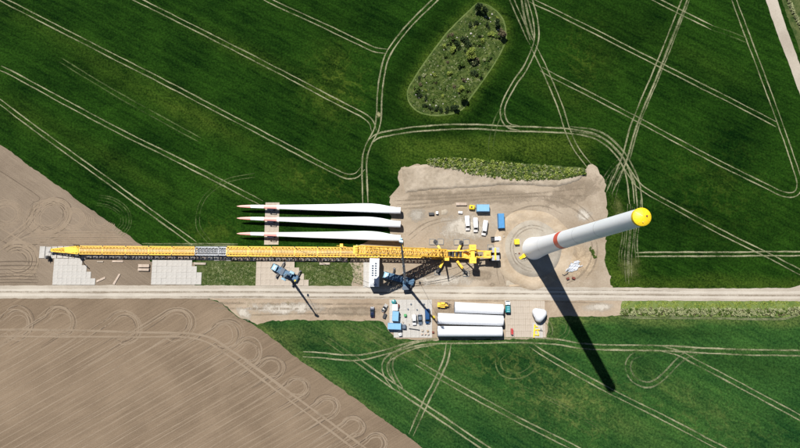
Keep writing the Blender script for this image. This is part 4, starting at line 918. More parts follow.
# ------------------------------------------------------------------ blue mobile cranes
def mobile_crane(label, rear, front, tip, tip_h, pivot_t, length, boom_r, n_ax):
    c, rz, L0 = heading(rear, front)
    t = thing('mobile_crane', label, 'crane', (c.x, c.y, .2), rz, 'blue mobile cranes'); L = length
    M4 = Matrix.Rotation(-rz, 3, 'Z')
    MB().box((0, 0, 1.15), (L, 2.2, .7)).build('chassis', MT['crane_blue'], t, bevel=.05)
    d = MB(); d.box((-L*.08, 0, 1.62), (L*.8, 2.7, .16))
    for x in (-.32, -.1, .12, .26): d.box((L*x, .95, 1.82), (L*.1, .6, .3)); d.box((L*x, -.95, 1.82), (L*.1, .6, .3))
    d.build('deck', MT['crane_blue'], t, bevel=.03)
    cab = MB(); x1 = L/2; cab.loft([[Vector((x, y, z)) for y, z in ((-1.3, .7), (1.3, .7), (1.3, 2.0), (1.15, zt), (-1.15, zt), (-1.3, 2.0))] for x, zt in ((x1-2.4, 2.75), (x1-.5, 2.75), (x1, 2.05))])
    co = cab.build('cab', MT['crane_pale'], t, bevel=.05)
    g = MB(); g.add([(x1-.45, -1.1, 2.72), (x1-.45, 1.1, 2.72), (x1+.03, 1.15, 2.1), (x1+.03, -1.15, 2.1)], [(0, 1, 2, 3)]); g.add([(x+dx, y, z+.02) for x, y, z in ((x1-.45, -1.1, 2.72), (x1-.45, 1.1, 2.72), (x1+.03, 1.15, 2.1), (x1+.03, -1.15, 2.1)) for dx in (0,)], [(3, 2, 1, 0)]); g.build('windscreen', MT['glass'], co)
    for s in (-1, 1): MB().box((x1-1.3, s*1.27, 2.2), (1.4, .06, .6)).build('side_window', MT['glass'], co)
    MB().box((x1-1.5, 0, 2.85), (.5, 1.4, .16)).build('beacon_bar', MT['car_white'], co)
    for i in range(n_ax):
        x = -L*.42+L*.8*i/(n_ax-1)
        for s in (-1, 1):
            w = MB(); w.cyl((x, s*1.0, .55), (x, s*1.42, .55), .68, None, 18); wo = w.build('wheel', MT['rubber'], t); MB().cyl((x, s*1.41, .55), (x, s*1.45, .55), .35, None, 12).build('rim', MT['grey_steel'], wo)
    for x in (-L*.44, L*.2):
        for s in (-1, 1):
            o = MB(); o.bar((x, s*.9, 1.1), (x, s*3.4, 1.1), .5, .45); oo = o.build('outrigger', MT['dark'], t); MB().cyl((x, s*3.4, .12), (x, s*3.4, 1.5), .16, None, 10).build('jack', MT['grey_steel'], oo); MB().cyl((x, s*3.4, -.05), (x, s*3.4, .12), .5, None, 14).build('foot_plate', MT['dark'], oo)
    px = L*pivot_t; Tw = G(*tip, tip_h); Bw = t.location+Matrix.Rotation(rz, 3, 'Z') @ Vector((px, 0, 2.6))
    dl = M4 @ (Tw-Bw); az = math.atan2(dl.y, dl.x); Mz = Matrix.Rotation(az, 3, 'Z')
    def tr(v): return Mz @ Vector(v)+Vector((px, 0, 0))
    s_ = MB(); s_.cyl((px, 0, 1.7), (px, 0, 2.0), 1.1, None, 20); s_.build('slew_ring', MT['dark'], t)
    s_ = MB(); s_.box(tr((-.9, 0, 2.5)), (3.6, 2.2, 1.0), M=Mz); s_.box(tr((-.6, 0, 3.2)), (1.6, 1.7, .6), M=Mz); s_.build('turret', MT['crane_blue'], t, bevel=.05)
    s_ = MB(); s_.box(tr((.6, 1.55, 2.7)), (1.9, .95, 1.6), M=Mz); oc = s_.build('operator_cab', MT['crane_pale'], t, bevel=.05); MB().box(tr((1.57, 1.55, 2.9)), (.05, .8, 1.0), M=Mz).build('window', MT['glass'], oc)
    s_ = MB(); 
    for k in range(3): s_.box(tr((-3.2, 0, 2.1+.5*k)), (1.5, 2.9, .46), M=Mz)
    s_.build('counterweight', MT['slate'], t, bevel=.04)
    foot = Vector((px, 0, 2.9))-Mz @ Vector((1.2, 0, 0)); tl = M4 @ (Tw-t.location); d = tl-foot; Lb = d.length; N = 6
    for k in range(N):
        w = boom_r*(1-.1*k); a = foot+d*(k/N*.985+(.0 if k == 0 else -.01)); b = foot+d*((k+1)/N)
        bo = MB(); bo.bar(a, b, w, w*1.15); bo = bo.build('boom_section', MT['crane_dark' if k else 'crane_blue'], t)
        MB().bar(b-d.normalized()*.3, b-d.normalized()*.02, w*1.18, w*1.3).build('collar', MT['crane_pale'], bo)
    hd = MB(); hd.bar(tl-d.normalized()*.2, tl+d.normalized()*1.0, .8*boom_r, 1.5*boom_r); e = Mz @ Vector((.9, 0, 0)); hd.cyl(tl+e+Vector((0, 0, .3))+Mz @ Vector((0, -.35, 0)), tl+e+Vector((0, 0, .3))+Mz @ Vector((0, .35, 0)), .4, None, 12); hd.build('boom_head', MT['crane_pale'], t)
    cy = MB(); cy.cyl(tr((.5, 0, 2.3)), foot+d*.12, .22, .18, 10); cy.build('luffing_cylinder', MT['grey_steel'], t)
    rp = MB(); hook = Vector((tl.x+e.x*1.4, tl.y+e.y*1.4, tl.z*.42)); rp.bar(tl+e*1.4, hook, .07); rp.build('hoist_rope', MT['dark'], t)
    hb = MB(); hb.box(hook-Vector((0, 0, .4)), (.5, .7, .9)); hb.cyl(hook-Vector((0, 0, .8)), hook-Vector((0, 0, 1.3)), .12, .08, 8); hb.build('hook_block', MT['cap_yellow'], t)
    return t
mobile_crane('blue mobile crane beside the tall white container, boom raised over the yellow boom', (412.5,282), (384.5,274.8), (401.2,242), 60.0, -.22, 13.2, .78, 5)
mobile_crane('blue mobile crane with short raised boom on the platform below the blade tips', (298.5,279.5), (273,266), (283,278.6), 27.0, -.2, 12.0, .8, 4)

# ------------------------------------------------------------------ containers
def container(label, c_px, rz, L, Wd, Hh, mat, z=0.1, name='container', lid=None, group='blue site containers', door_end=1):
    p = G(*c_px); t = thing(name, label, 'container', (p.x, p.y, z), rz, group)
    w = MB(); nx = max(6, int(L/.28)); ny = max(4, int(Wd/.28))
    for s in (-1, 1):
        for i in range(nx):
            x0 = -L/2+.08+(L-.16)*i/nx; dx = (L-.16)/nx; o = .0 if i % 2 else .045
            w.box((x0+dx/2, s*(Wd/2-.04-o/2), Hh/2+.05), (dx*.98, .05+.0*o, Hh-.3))
    w.box((0, 0, Hh/2+.05), (L-.2, Wd-.22, Hh-.28))
    for i in range(ny):
        y0 = -Wd/2+.1+(Wd-.2)*(i+.5)/ny; w.box((-door_end*(L/2-.05), y0, Hh/2+.05), (.05+.04*(i % 2), (Wd-.2)/ny*.9, Hh-.3))
    w.build('wall', mat, t)
    r = MB(); r.box((0, 0, Hh-.03), (L-.1, Wd-.1, .06)); ro = r.build('roof', lid or mat, t)
    rb = MB()
    for i in range(int(L/.5)): rb.box((-L/2+.3+i*.5, 0, Hh+.015), (.22, Wd-.4, .03))
    rb.build('roof_rib', lid or mat, ro)
    for sx in (-1, 1):
        for sy_ in (-1, 1): MB().box((sx*(L/2-.06), sy_*(Wd/2-.06), Hh/2), (.16, .16, Hh+.04)).build('corner_post', mat, t)
    rl2 = MB()
    for sy_ in (-1, 1): rl2.box((0, sy_*(Wd/2-.05), .12), (L-.3, .1, .2)); rl2.box((0, sy_*(Wd/2-.05), Hh-.06), (L-.3, .1, .12))
    rl2.build('side_rail', mat, t)
    for s in (-1, 1):
        d = MB(); d.box((door_end*(L/2-.04), s*Wd*.235, Hh/2), (.06, Wd*.44, Hh-.3)); do_ = d.build('door', mat, t)
        b = MB(); b.bar((door_end*(L/2+.02), s*Wd*.12, .2), (door_end*(L/2+.02), s*Wd*.12, Hh-.2), .05); b.bar((door_end*(L/2+.02), s*Wd*.36, .2), (door_end*(L/2+.02), s*Wd*.36, Hh-.2), .05); b.build('lock_rod', MT['grey_steel'], do_)
    return t
container('light blue container beside the yellow compressor above the vans', (482.2,208.8), 0.0, 5.2, 2.9, 2.75, MT['blue_light'])
container('upright blue container right of the three white vans', (500.3,221.5), PI/2+.03, 6.1, 2.5, 2.6, MT['blue'], lid=MT['blue'])
container('short light blue container in the middle of the plate yard column', (395.6,315.8), PI/2-.06, 3.9, 2.6, 2.6, MT['blue_light'], z=.2)
container('light blue container lying crosswise at the bottom left of the plate yard', (394.6,325.8), -.03, 5.4, 2.45, 2.6, MT['blue_light'], z=.2)
# tall white container with dark roof vents
wc = container('tall white box container with dark vents on its roof beside the mobile crane', (375.0,272.8), PI/2-.02, 11.4, 3.9, 5.6, MT['car_white'], z=.1, group='white box')
for i in range(6):
    for s in (-1, 1):
        if i == 0 and s > 0: continue
        v_ = MB(); v_.box((3.6-i*.95, s*.62, 5.72), (.62, .85, .1))
        for q in range(3): v_.box((3.42-i*.95+q*.2, s*.62, 5.79), (.08, .75, .05))
        v_.build('roof_vent', MT['slate'], wc)
v_ = MB(); v_.bar((-5.2, -1.4, 5.75), (-2.2, .9, 5.75), .1); v_.bar((-5.2, 1.2, 5.75), (-3.6, -.4, 5.75), .12); v_.box((-4.9, .2, 5.8), (.9, 2.6, .2)); v_.build('roof_pipe', MT['grey_steel'], wc)

# ------------------------------------------------------------------ vehicles
def rrect(x, hw, z0, z1, r=.18, top_in=0.0):
    return [Vector((x, y, z)) for y, z in ((-hw+r*.5, z0), (hw-r*.5, z0), (hw, z0+r), (hw, z0+(z1-z0)*.55), (hw-top_in, z1-r), (hw-top_in-r, z1), (-hw+top_in+r, z1), (-hw+top_in, z1-r), (-hw, z0+(z1-z0)*.55), (-hw, z0+r))]
def wheels(t, xs_, hw, r=.34, z=0.0):
    for x in xs_:
        for s in (-1, 1):
            w = MB(); w.cyl((x, s*(hw-.24), r+z), (x, s*(hw+.02), r+z), r, None, 18); wo = w.build('wheel', MT['rubber'], t)
            MB().cyl((x, s*(hw+.015), r+z), (x, s*(hw+.04), r+z), r*.6, None, 12).build('rim', MT['grey_steel'], wo)
def quad_panel(t, name, pts, mat, off=.015):
    p = [Vector(q) for q in pts]; n_ = (p[1]-p[0]).cross(p[2]-p[0]).normalized()
    m = MB(); k = len(p); m.add([q+n_*off for q in p]+[q-n_*.02 for q in p], [tuple(range(k)), tuple(reversed(range(k, 2*k)))]+[(i, k+i, k+(i+1) % k, (i+1) % k) for i in range(k)])
    return m.build(name, mat, t)
def van(label, rear, front, mat, group=None, Wd=1.95, Hh=2.35, z=.08, L=None):
    c, rz, L0 = heading(rear, front); L = L or L0; h = L/2; hw = Wd/2
    t = thing('panel_van', label, 'van', (c.x, c.y, z), rz, group)
    b = MB(); b.loft([rrect(-h, hw-.05, .45, Hh-.1, .15, .08), rrect(-h+.12, hw, .35, Hh, .2, .1), rrect(h-2.2, hw, .3, Hh, .2, .1), rrect(h-1.75, hw, .3, Hh-.12, .2, .14), rrect(h-1.0, hw, .3, 1.32, .16, .1), rrect(h-.25, hw-.04, .3, 1.05, .15, .08), rrect(h, hw-.16, .35, .85, .12, .05)])
    b.build('body', mat, t, True)
    quad_panel(t, 'windscreen', [(h-1.02, -hw+.2, 1.36), (h-1.02, hw-.2, 1.36), (h-1.74, hw-.32, Hh-.16), (h-1.74, -hw+.32, Hh-.16)], MT['glass'], .03)
    for s in (-1, 1):
        m = MB(); m.loft([[Vector((x, s*(hw+o), zz)) for x, zz in ((h-2.7, 1.3), (h-1.2, 1.3), (h-1.75, 1.95), (h-2.7, 1.95))] for o in (-.09, .012)]); m.build('side_window', MT['glass'], t)
        MB().box((h-1.25, s*(hw+.16), 1.35), (.12, .2, .28)).build('mirror', MT['dark'], t)
        MB().box((h-.16, s*(hw-.32), .82), (.2, .36, .2)).build('headlight', MT['lamp'], t)
        MB().box((-h-.0, s*(hw-.14), 1.1), (.08, .16, .5)).build('tail_light', MT['tail'], t)
        MB().box((-h-.0, s*hw*.42, 1.7), (.06, hw*.6, .5)).build('rear_window', MT['glass'], t)
    MB().box((h-.02, 0, .48), (.16, Wd-.3, .22)).build('bumper', MT['dark'], t)
    wheels(t, (-h+1.1, h-.95), hw)
    return t
G3 = 'white vans parked in a row'
van('leftmost of the three white panel vans parked side by side', (466.6,216.4), (467.6,230.6), MT['car_white'], G3)
van('middle one of the three white panel vans parked side by side', (475,218.4), (475.4,232.3), MT['car_white'], G3)
van('rightmost of the three white panel vans, parked at a slight angle', (485.3,221), (483.2,235.6), MT['car_white'], G3)
van('small white van standing on the plate yard beside the slate car', (414.1,314.2), (414.4,324.8), MT['car_white'], None, 1.75, 1.9, .2)
van('deep blue van on the right rim of the plate yard in the boom shadow', (427,308.5), (427.5,323.4), MT['deep_blue'], None, 1.9, 2.3, .2)
def car(label, rear, front, mat, z=.08, Wd=1.8, Hh=1.5, L=None):
    c, rz, L0 = heading(rear, front); L = L or L0; h = L/2; hw = Wd/2
    t = thing('parked_car', label, 'car', (c.x, c.y, z), rz, 'parked cars')
    b = MB(); b.loft([rrect(-h, hw-.14, .4, .8, .1, .03), rrect(-h+.25, hw-.02, .25, .92, .14, .05), rrect(-h+1.0, hw, .22, .95, .14, .06), rrect(h-1.4, hw, .22, .95, .14, .06), rrect(h-.4, hw-.05, .25, .8, .14, .06), rrect(h, hw-.2, .35, .65, .1, .03)])
    b.build('body', mat, t, True)
    g = MB(); g.loft([[Vector((x, y, zz)) for y, zz in ((-w0, .9), (w0, .9), (w0-.2*k, zt), (-w0+.2*k, zt))] for x, w0, zt, k in ((-h+.35, hw-.1, .93, .05), (-h+.95, hw-.06, Hh-.05, 1), (h-2.1, hw-.06, Hh-.03, 1), (h-1.2, hw-.1, .93, .05))]); g.build('window_band', MT['glass'], t)
    r = MB(); r.loft([[Vector((x, y, zz)) for y, zz in ((-w0, Hh-.06), (w0, Hh-.06), (w0-.1, Hh+k), (-w0+.1, Hh+k))] for x, w0, k in ((-h+.85, hw-.27, -.03), (-h+1.3, hw-.22, .02), (h-2.4, hw-.22, .02), (h-2.0, hw-.27, -.03))]); r.build('roof', mat, t, True)
    for s in (-1, 1):
        MB().box((h-.14, s*(hw-.36), .62), (.2, .34, .14)).build('headlight', MT['lamp'], t); MB().box((-h+.05, s*(hw-.3), .75), (.12, .3, .14)).build('tail_light', MT['tail'], t)
        MB().box((h-1.55, s*(hw+.08), .98), (.14, .18, .14)).build('mirror', mat, t)
    wheels(t, (-h+.8, h-.8), hw, .31)
    return t
car('navy blue car parked alone on the bare soil left of the plate yard', (372.6,317), (372.4,306.6), MT['navy'])
car('small silver car parked askew left of the plate yard', (382.7,311.4), (386.6,304.4), MT['silver'], L=3.5, Wd=1.65)
car('slate grey estate car between the small white van and the blue van', (419.8,314), (420.5,324.6), MT['slate'], z=.2)
def pickup(label, rear, front, mat, z=.08):
    c, rz, L = heading(rear, front); h = L/2; hw = .92
    t = thing('pickup_truck', label, 'pickup', (c.x, c.y, z), rz)
    b = MB(); b.loft([rrect(-h+1.6, hw, .35, 1.0, .1, .03), rrect(h-1.3, hw, .35, 1.05, .12, .04), rrect(h-.2, hw-.05, .35, .95, .12, .05), rrect(h, hw-.15, .4, .8, .1, .04)]); b.build('body', mat, t, True)
    bed = MB(); bed.box((-h+.85, 0, .55), (1.7, 1.8, .1))
    for s in (-1, 1): bed.box((-h+.85, s*.88, .85), (1.7, .06, .55))
    bed.box((-h+.03, 0, .85), (.06, 1.7, .55)); bed.build('cargo_bed', MT['dark'], t)
    g = MB(); g.loft([[Vector((x, y, zz)) for y, zz in ((-w0, 1.0), (w0, 1.0), (w0-.18*k, zt), (-w0+.18*k, zt))] for x, w0, zt, k in ((-h+1.7, hw-.05, 1.6, 1), (h-1.9, hw-.05, 1.72, 1), (h-1.2, hw-.06, 1.05, .1))]); g.build('window_band', MT['glass'], t)
    MB().box((-h+2.4, 0, 1.72), (1.5, 1.42, .1)).build('roof', mat, t, bevel=.04)
    for s in (-1, 1): MB().box((h-.1, s*.58, .75), (.16, .3, .16)).build('headlight', MT['lamp'], t); MB().box((h-1.4, s*1.0, 1.1), (.14, .16, .2)).build('mirror', MT['dark'], t)
    wheels(t, (-h+.85, h-.85), .92, .36); return t
pickup('white pickup with dark cargo bed parked below the upright blue container', (490.6,239.2), (500.6,238.7), MT['car_white'])
def truck(label, rear, front, mat):
    c, rz, L = heading(rear, front); h = L/2
    t = thing('flatbed_truck', label, 'truck', (c.x, c.y, .2), rz)
    MB().box((0, 0, .75), (L, .9, .3)).build('chassis', MT['dark'], t)
    cab = MB(); cab.loft([rrect(h-1.7, 1.0, .5, 2.3, .15, .08), rrect(h-.5, 1.0, .5, 2.3, .15, .1), rrect(h-.1, .98, .5, 1.5, .12, .04), rrect(h, .95, .55, 1.2, .1, .02)]); co = cab.build('cab', MT['car_white'], t, True)
    quad_panel(co, 'windscreen', [(h-.1, -.85, 1.5), (h-.1, .85, 1.5), (h-.48, .8, 2.2), (h-.48, -.8, 2.2)], MT['glass'], .03)
    bd = MB(); bd.box((-.95, 0, 1.0), (L-2.1, 2.05, .15))
    bd.build('load_bed', MT['dark'], t)
    tk = MB(); tk.loft([[Vector((x, y, z)) for y, z in ((-1.0, 1.1), (1.0, 1.1), (1.0, 2.0), (.7, 2.4), (-.7, 2.4), (-1.0, 2.0))] for x in (-h+.15, h-2.1)]); tk.build('box_body', mat, t, bevel=.06)
    rb = MB(); 
    for k in range(4): rb.box((-h+.6+k*.9, 0, 2.43), (.25, 1.1, .08))
    rb.build('roof_rib', MT['crane_pale'], t)
    wheels(t, (-h+.9, h-.9), 1.0, .42); return t
truck('teal truck with white cab parked at the right ends of the tower sections', (507.2,312.4), (506.8,300.4), MT['teal'])
def loader(label, rear, front):
    c, rz, L = heading(rear, front); h = L/2
    t = thing('telehandler', label, 'telehandler', (c.x, c.y, .08), rz)
    b = MB(); b.box((-.2, 0, .95), (L*.62, 1.1, .6)); b.box((-h+.9, 0, 1.2), (1.2, 1.9, .9)); b.box((-.2, -.75, 1.1), (1.8, .7, .7)); b.build('body', MT['yellow'], t, bevel=.06)
    c2 = MB(); c2.loft([[Vector((x, y, z)) for y, z in ((.25, .9), (1.1, .9), (1.05, 2.3), (.3, 2.3))] for x in (-1.0, .5)]); c2.build('cab', MT['glass'], t); MB().box((-.25, .68, 2.34), (1.6, .85, .08)).build('cab_roof', MT['yellow'], t)
    bm_ = MB(); bm_.bar((-h+.7, -.15, 1.9), (h-.8, -.15, 1.5), .4, .45); bm_.bar((h-1.4, -.15, 1.6), (h-.4, -.15, .8), .3, .3); bm_.build('telescopic_arm', MT['yellow_b'], t)
    f = MB(); f.box((h-.4, -.1, .7), (.12, 1.6, .7)); 
    for s in (-.5, .35): f.box((h+.1, s, .38), (1.1, .13, .07))
    f.build('fork', MT['dark'], t); wheels(t, (-h+1.0, h-1.5), 1.05, .55); return t
loader('small yellow telehandler parked above the left end of the tower sections', (436.5,304.3), (449.5,305.2))

# ------------------------------------------------------------------ smaller things on the site
def at(px, py): return G(px, py)
def small(name, label, cat, px, py, rz, z=.08, group=None):
    p = at(px, py); return thing(name, label, cat, (p.x, p.y, z), rz, group)
t = small('compressor', 'yellow compressor beside the light blue container above the vans', 'compressor', 471.6, 207.8, -.1)
m = MB(); m.loft([rrect(-1.1, .85, .4, 1.5, .2, .1), rrect(-.8, .95, .4, 1.75, .25, .15), rrect(.8, .95, .4, 1.75, .25, .15), rrect(1.15, .85, .4, 1.4, .2, .1)]); m.build('housing', MT['cap_yellow'], t, True); MB().bar((1.1, 0, .5), (2.0, 0, .45), .12).build('tow_bar', MT['dark'], t); MB().box((-.2, 0, 1.77), (.8, .7, .06)).build('grille', MT['dark'], t); wheels(t, (0,), .95, .33)
t = small('switch_cabinet', 'yellow cabinet standing on the gravel left of the tower foot', 'cabinet', 515.6, 242.2, .05, .9)
MB().box((0, 0, 1.0), (1.75, 1.9, 1.9)).build('housing', MT['cap_yellow'], t, bevel=.05); MB().box((0, 0, 1.99), (1.95, 2.1, .08)).build('lid', MT['cap_yellow'], t, bevel=.02)
for s in (-1, 1): MB().box((s*.43, -.97, 1.0), (.8, .06, 1.6)).build('door', MT['yellow'], t)
def plank_stack(label, px, py, rz, L, Wd, n_, rows_=2, mat='timber'):
    t = small('timber_stack', label, 'timber', px, py, rz, .07, 'timber laid out on the site'); me = plate_mesh('beam', L, Wd/n_-.03, .24, MT[mat])
    for j in range(rows_):
        for i in range(n_): obj('beam', me, t, (random.uniform(-.06, .06), -Wd/2+Wd*(i+.5)/n_, j*.25), random.uniform(-.01, .01))
plank_stack('stack of pinkish timbers above the leftmost white van', 461.3, 204.3, 0, 4.5, 1.1, 4, 3, 'timber_pink')
plank_stack('upper one of the two timber stacks left of the second platform', 144.5, 265.8, .0, 4.6, 1.3, 4, 3, 'timber_pink')
plank_stack('lower one of the two timber stacks left of the second platform', 144.3, 269.6, -.02, 4.6, 1.0, 3, 3, 'timber_pink')
plank_stack('single long pale timber lying steeply slanted beside the first platform', 117, 279, math.radians(62), 4.9, .8, 2, 1, 'timber_pink')
plank_stack('short pale timber slanting at the corner of the first platform', 101.2, 279.5, math.radians(25), 3.9, .8, 2, 1, 'timber_pink')
plank_stack('pale beam lying on the grass beside the second platform', 200.3, 263.6, -.02, 5.0, .9, 2, 2, 'timber')
plank_stack('pale beam lying below the boom on the grass between the mobile cranes', 324.8, 263.6, 0, 4.4, .9, 2, 2, 'timber')
plank_stack('pale beam lying below the boom above the bare soil', 118, 261.3, 0, 4.6, .7, 2, 1, 'timber_pink')
plank_stack('thin pale plank right of the first platform under the boom', 100.5, 261.6, 0, 2.6, .5, 2, 1, 'timber')
def crate(label, px, py, rz, size, mat, lid=None, z=.08, group='crates and boxes'):
    t = small('tool_box', label, 'box', px, py, rz, z, group); sx, sy_, sz = size
    MB().box((0, 0, sz/2+.1), (sx, sy_, sz)).build('body', mat, t, bevel=.03); MB().box((0, 0, sz+.14), (sx+.06, sy_+.06, .08)).build('lid', lid or mat, t, bevel=.02)
    sk = MB()
    for s in (-1, 1): sk.box((s*sx*.32, 0, .05), (.15, sy_*.9, .1))
    sk.build('skid', MT['timber'], t)
crate('larger of two black boxes on the open ground above the crane', 431.3, 214, .03, (2.2, .95, .8), MT['dark'])
crate('smaller black box with white lid on the open ground above the crane', 436.9, 213, 0, (.95, 1.0, .9), MT['dark'], MT['car_white'])
crate('white and brown box above the leftmost van', 460.2, 212.6, -.1, (1.7, .9, .6), MT['rust'], MT['car_white'])
crate('small green box in the middle of the plate yard', 405.2, 315, .1, (1.0, 1.0, .95), MT['green'], z=.2)
crate('white box with rusty side at the top left of the plate yard', 395.3, 307.2, 0, (2.1, 2.5, 1.7), MT['car_white'], z=.2)
crate('dark trailer box below the small silver car', 384.6, 315.6, 1.2, (1.9, 1.1, .8), MT['dark'])
crate('dark equipment box right of the crosswise light blue container', 404, 326.2, 0, (1.4, 1.6, 1.4), MT['slate'], z=.2)
crate('rust red crate beside the white box at the top of the plate yard', 398.3, 305.5, 0, (.7, 1.3, .9), MT['rust'], z=.2)
crate('yellow box left of the lying tower sections', 433.4, 317, .2, (.9, 1.0, .7), MT['cap_yellow'])
crate('left one of two dark red crates below the white tarpaulin', 567.4, 278.4, .3, (1.1, .8, .6), MT['rust'])
crate('right one of two dark red crates below the white tarpaulin', 573.2, 278, -.3, (1.2, .8, .6), MT['rust'])
for k, (px, py, s, mt_, lab) in enumerate([(422.3,330.2,.8,'timber','first orange crate in the row at the bottom of the plate yard'), (427.6,330.6,.8,'orange_sand','second orange crate in the row at the bottom of the plate yard'), (421.8,333.8,.7,'timber_pink','left small crate below the orange crates'), (425,333.6,.7,'timber_pink','middle small crate below the orange crates'), (428.2,333.8,.7,'timber_pink','right small crate below the orange crates'), (433,332,.8,'rust','rusty crate left of the lowest tower section'), (503.3,233,.7,'orange_sand','orange crate right of the white pickup'), (503.5,236.5,.6,'timber','brown crate right of the white pickup'), (518.5,253.5,.5,'rust','small rusty box on the foundation gravel'), (515,253,.45,'timber','small wooden box on the foundation gravel')]):
    crate(lab, px, py, random.uniform(-.4, .4), (s, s*.9, .5), MT[mt_], z=.2 if 389 < px < 431 else (.95 if 513 < px < 520 else .08))
random.seed(5)
for k, (px, py) in enumerate([(408,309),(411,304),(424,304),(417,309.5),(400,316),(403,322),(409,324)]):
    crate('tiny parcel on the upper plate yard' if py < 312 else 'tiny parcel beside the short light blue container', px, py, random.uniform(0, 3), (.55, .45, .3), MT[random.choice(['timber', 'tarp', 'slate'])], z=.2, group='parcels upper plate yard' if py < 312 else 'parcels by short container')
# round teal tank
t = small('water_tank', 'round teal tank at the top left of the plate yard', 'tank', 393.9, 301.6, 0, .2)
MB().lathe((0, 0, 0), [(.95, 0), (.95, 1.7), (.85, 1.9), (.3, 2.1), (.02, 2.12)], 24, cap_bot=True).build('drum', MT['teal'], t, True); MB().cyl((.2, 0, 2.05), (.2, 0, 2.25), .28, None, 12).build('lid', MT['slate'], t)
t = small('water_tank', 'white liquid tank in a dark cage at the bottom of the plate yard', 'tank', 400.3, 334, .1, .08)
MB().box((0, 0, .75), (1.2, 1.2, 1.1)).build('tank', MT['car_white'], t, bevel=.12); MB().cyl((0, 0, 1.3), (0, 0, 1.42), .2, None, 12).build('cap', MT['dark'], t)
cg = MB()
for sx in (-1, 1):
    for sy_ in (-1, 1): cg.bar((sx*.64, sy_*.64, 0), (sx*.64, sy_*.64, 1.3), .06)
for z_ in (.3, .8, 1.28):
    for s in (-1, 1): cg.bar((-.64, s*.64, z_), (.64, s*.64, z_), .04); cg.bar((s*.64, -.64, z_), (s*.64, .64, z_), .04)
cg.build('cage', MT['dark'], t)
t = small('lifting_beam', 'long dark lifting beam lying across the lower plate yard', 'beam', 414.2, 329, math.radians(-8), .2)
m = MB(); m.box((0, 0, .18), (4.4, .28, .08)); m.box((0, 0, .42), (4.4, .28, .08)); m.box((0, 0, .3), (4.4, .1, .2)); m.build('girder', MT['dark'], t)
for x in (-1.9, 1.9): MB().box((x, 0, .55), (.4, .1, .4)).build('lifting_eye', MT['slate'], t)
t = small('lifting_yoke', 'yellow lifting yoke lying on white plates below the rotor hub', 'lifting yoke', 535.6, 330.5, .05, .3)
m = MB(); m.bar((-1.1, -2.4, .3), (-.3, 2.4, .3), .42, .4); m.build('spreader', MT['cap_yellow'], t)
for a_, b_ in (((-.9, -1.5, .3), (1.1, -1.9, .3)), ((-.6, .3, .3), (1.2, .4, .3)), ((-.4, 1.9, .3), (.9, 1.5, .3)), ((1.0, -1.9, .3), (.5, .4, .3))): MB().bar(a_, b_, .34, .34).build('yoke_arm', MT['cap_yellow'], t)
for p_ in ((-1.1, -2.4, .55), (-.3, 2.4, .55), (1.2, .4, .5)): MB().cyl(p_, (p_[0], p_[1], p_[2]+.2), .3, None, 12).build('shackle', MT['yellow'], t)
t = small('lifting_beam', 'short dark beam right of the yellow lifting yoke', 'beam', 540.5, 330.2, .3, .3); m = MB(); m.bar((-.6, .2, .15), (.7, -.4, .15), .22); m.bar((.2, 0, .15), (.3, .6, .15), .18); m.build('girder', MT['dark'], t)
t = small('scissor_lift', 'small red scissor lift on the light brown plate yard', 'lift', 511.5, 331.2, PI/2, .2)
MB().box((0, 0, .45), (2.4, .9, .5)).build('base', MT['red'], t, bevel=.04); m = MB(); 
for s in (-1, 1): m.bar((-.9, s*.32, .75), (.9, s*.32, 1.2), .1); m.bar((.9, s*.32, .75), (-.9, s*.32, 1.2), .1)
m.build('scissor', MT['dark'], t); MB().box((0, 0, 1.28), (2.3, .85, .08)).build('platform', MT['red'], t)
m = MB()
for s in (-1, 1): m.bar((-1.1, s*.4, 2.2), (1.1, s*.4, 2.2), .05); m.bar((s*1.1, -.4, 2.2), (s*1.1, .4, 2.2), .05); [m.bar((x, s*.4, 1.3), (x, s*.4, 2.2), .05) for x in (-1.1, 0, 1.1)]
m.build('guard_rail', MT['grey_steel'], t); wheels(t, (-.8, .8), .42, .25)
# rotor hub
t = small('rotor_hub', 'white rounded rotor hub standing at the right end of the brown plate yard', 'hub', 538.0, 314.2, math.radians(-8), .2)
m = MB(); prof = [(2.1, 0), (2.55, .7), (2.75, 1.6), (2.72, 2.5), (2.45, 3.4), (1.85, 4.1), (1.0, 4.55), (.02, 4.7)]
rings = []
for r, z_ in prof:
    rg = []
    for i in range(48):
        a_ = 2*PI*i/48; k_ = 1+.15*math.cos(3*(a_+PI/2))*(1 if z_ < 3.2 else .6); rg.append(Vector((r*k_*math.cos(a_), r*k_*math.sin(a_), z_)))
    rings.append(rg)
m.loft(rings, True); m.build('spinner_cover', MT['white'], t, True)
for k in range(3):
    a_ = 2*PI*k/3+PI/2; d_ = Vector((math.cos(a_), math.sin(a_), 0)); m = MB(); m.cyl(d_*2.0+Vector((0, 0, 1.7)), d_*2.42+Vector((0, 0, 1.7)), 1.25, None, 28); o = m.build('blade_flange', MT['grey_steel'], t, True); MB().cyl(d_*2.38+Vector((0, 0, 1.7)), d_*2.45+Vector((0, 0, 1.7)), 1.0, None, 24).build('flange_opening', MT['dark'], o)
MB().cyl((0, 0, -.05), (0, 0, .12), 2.0, None, 28).build('stand', MT['dark'], t)
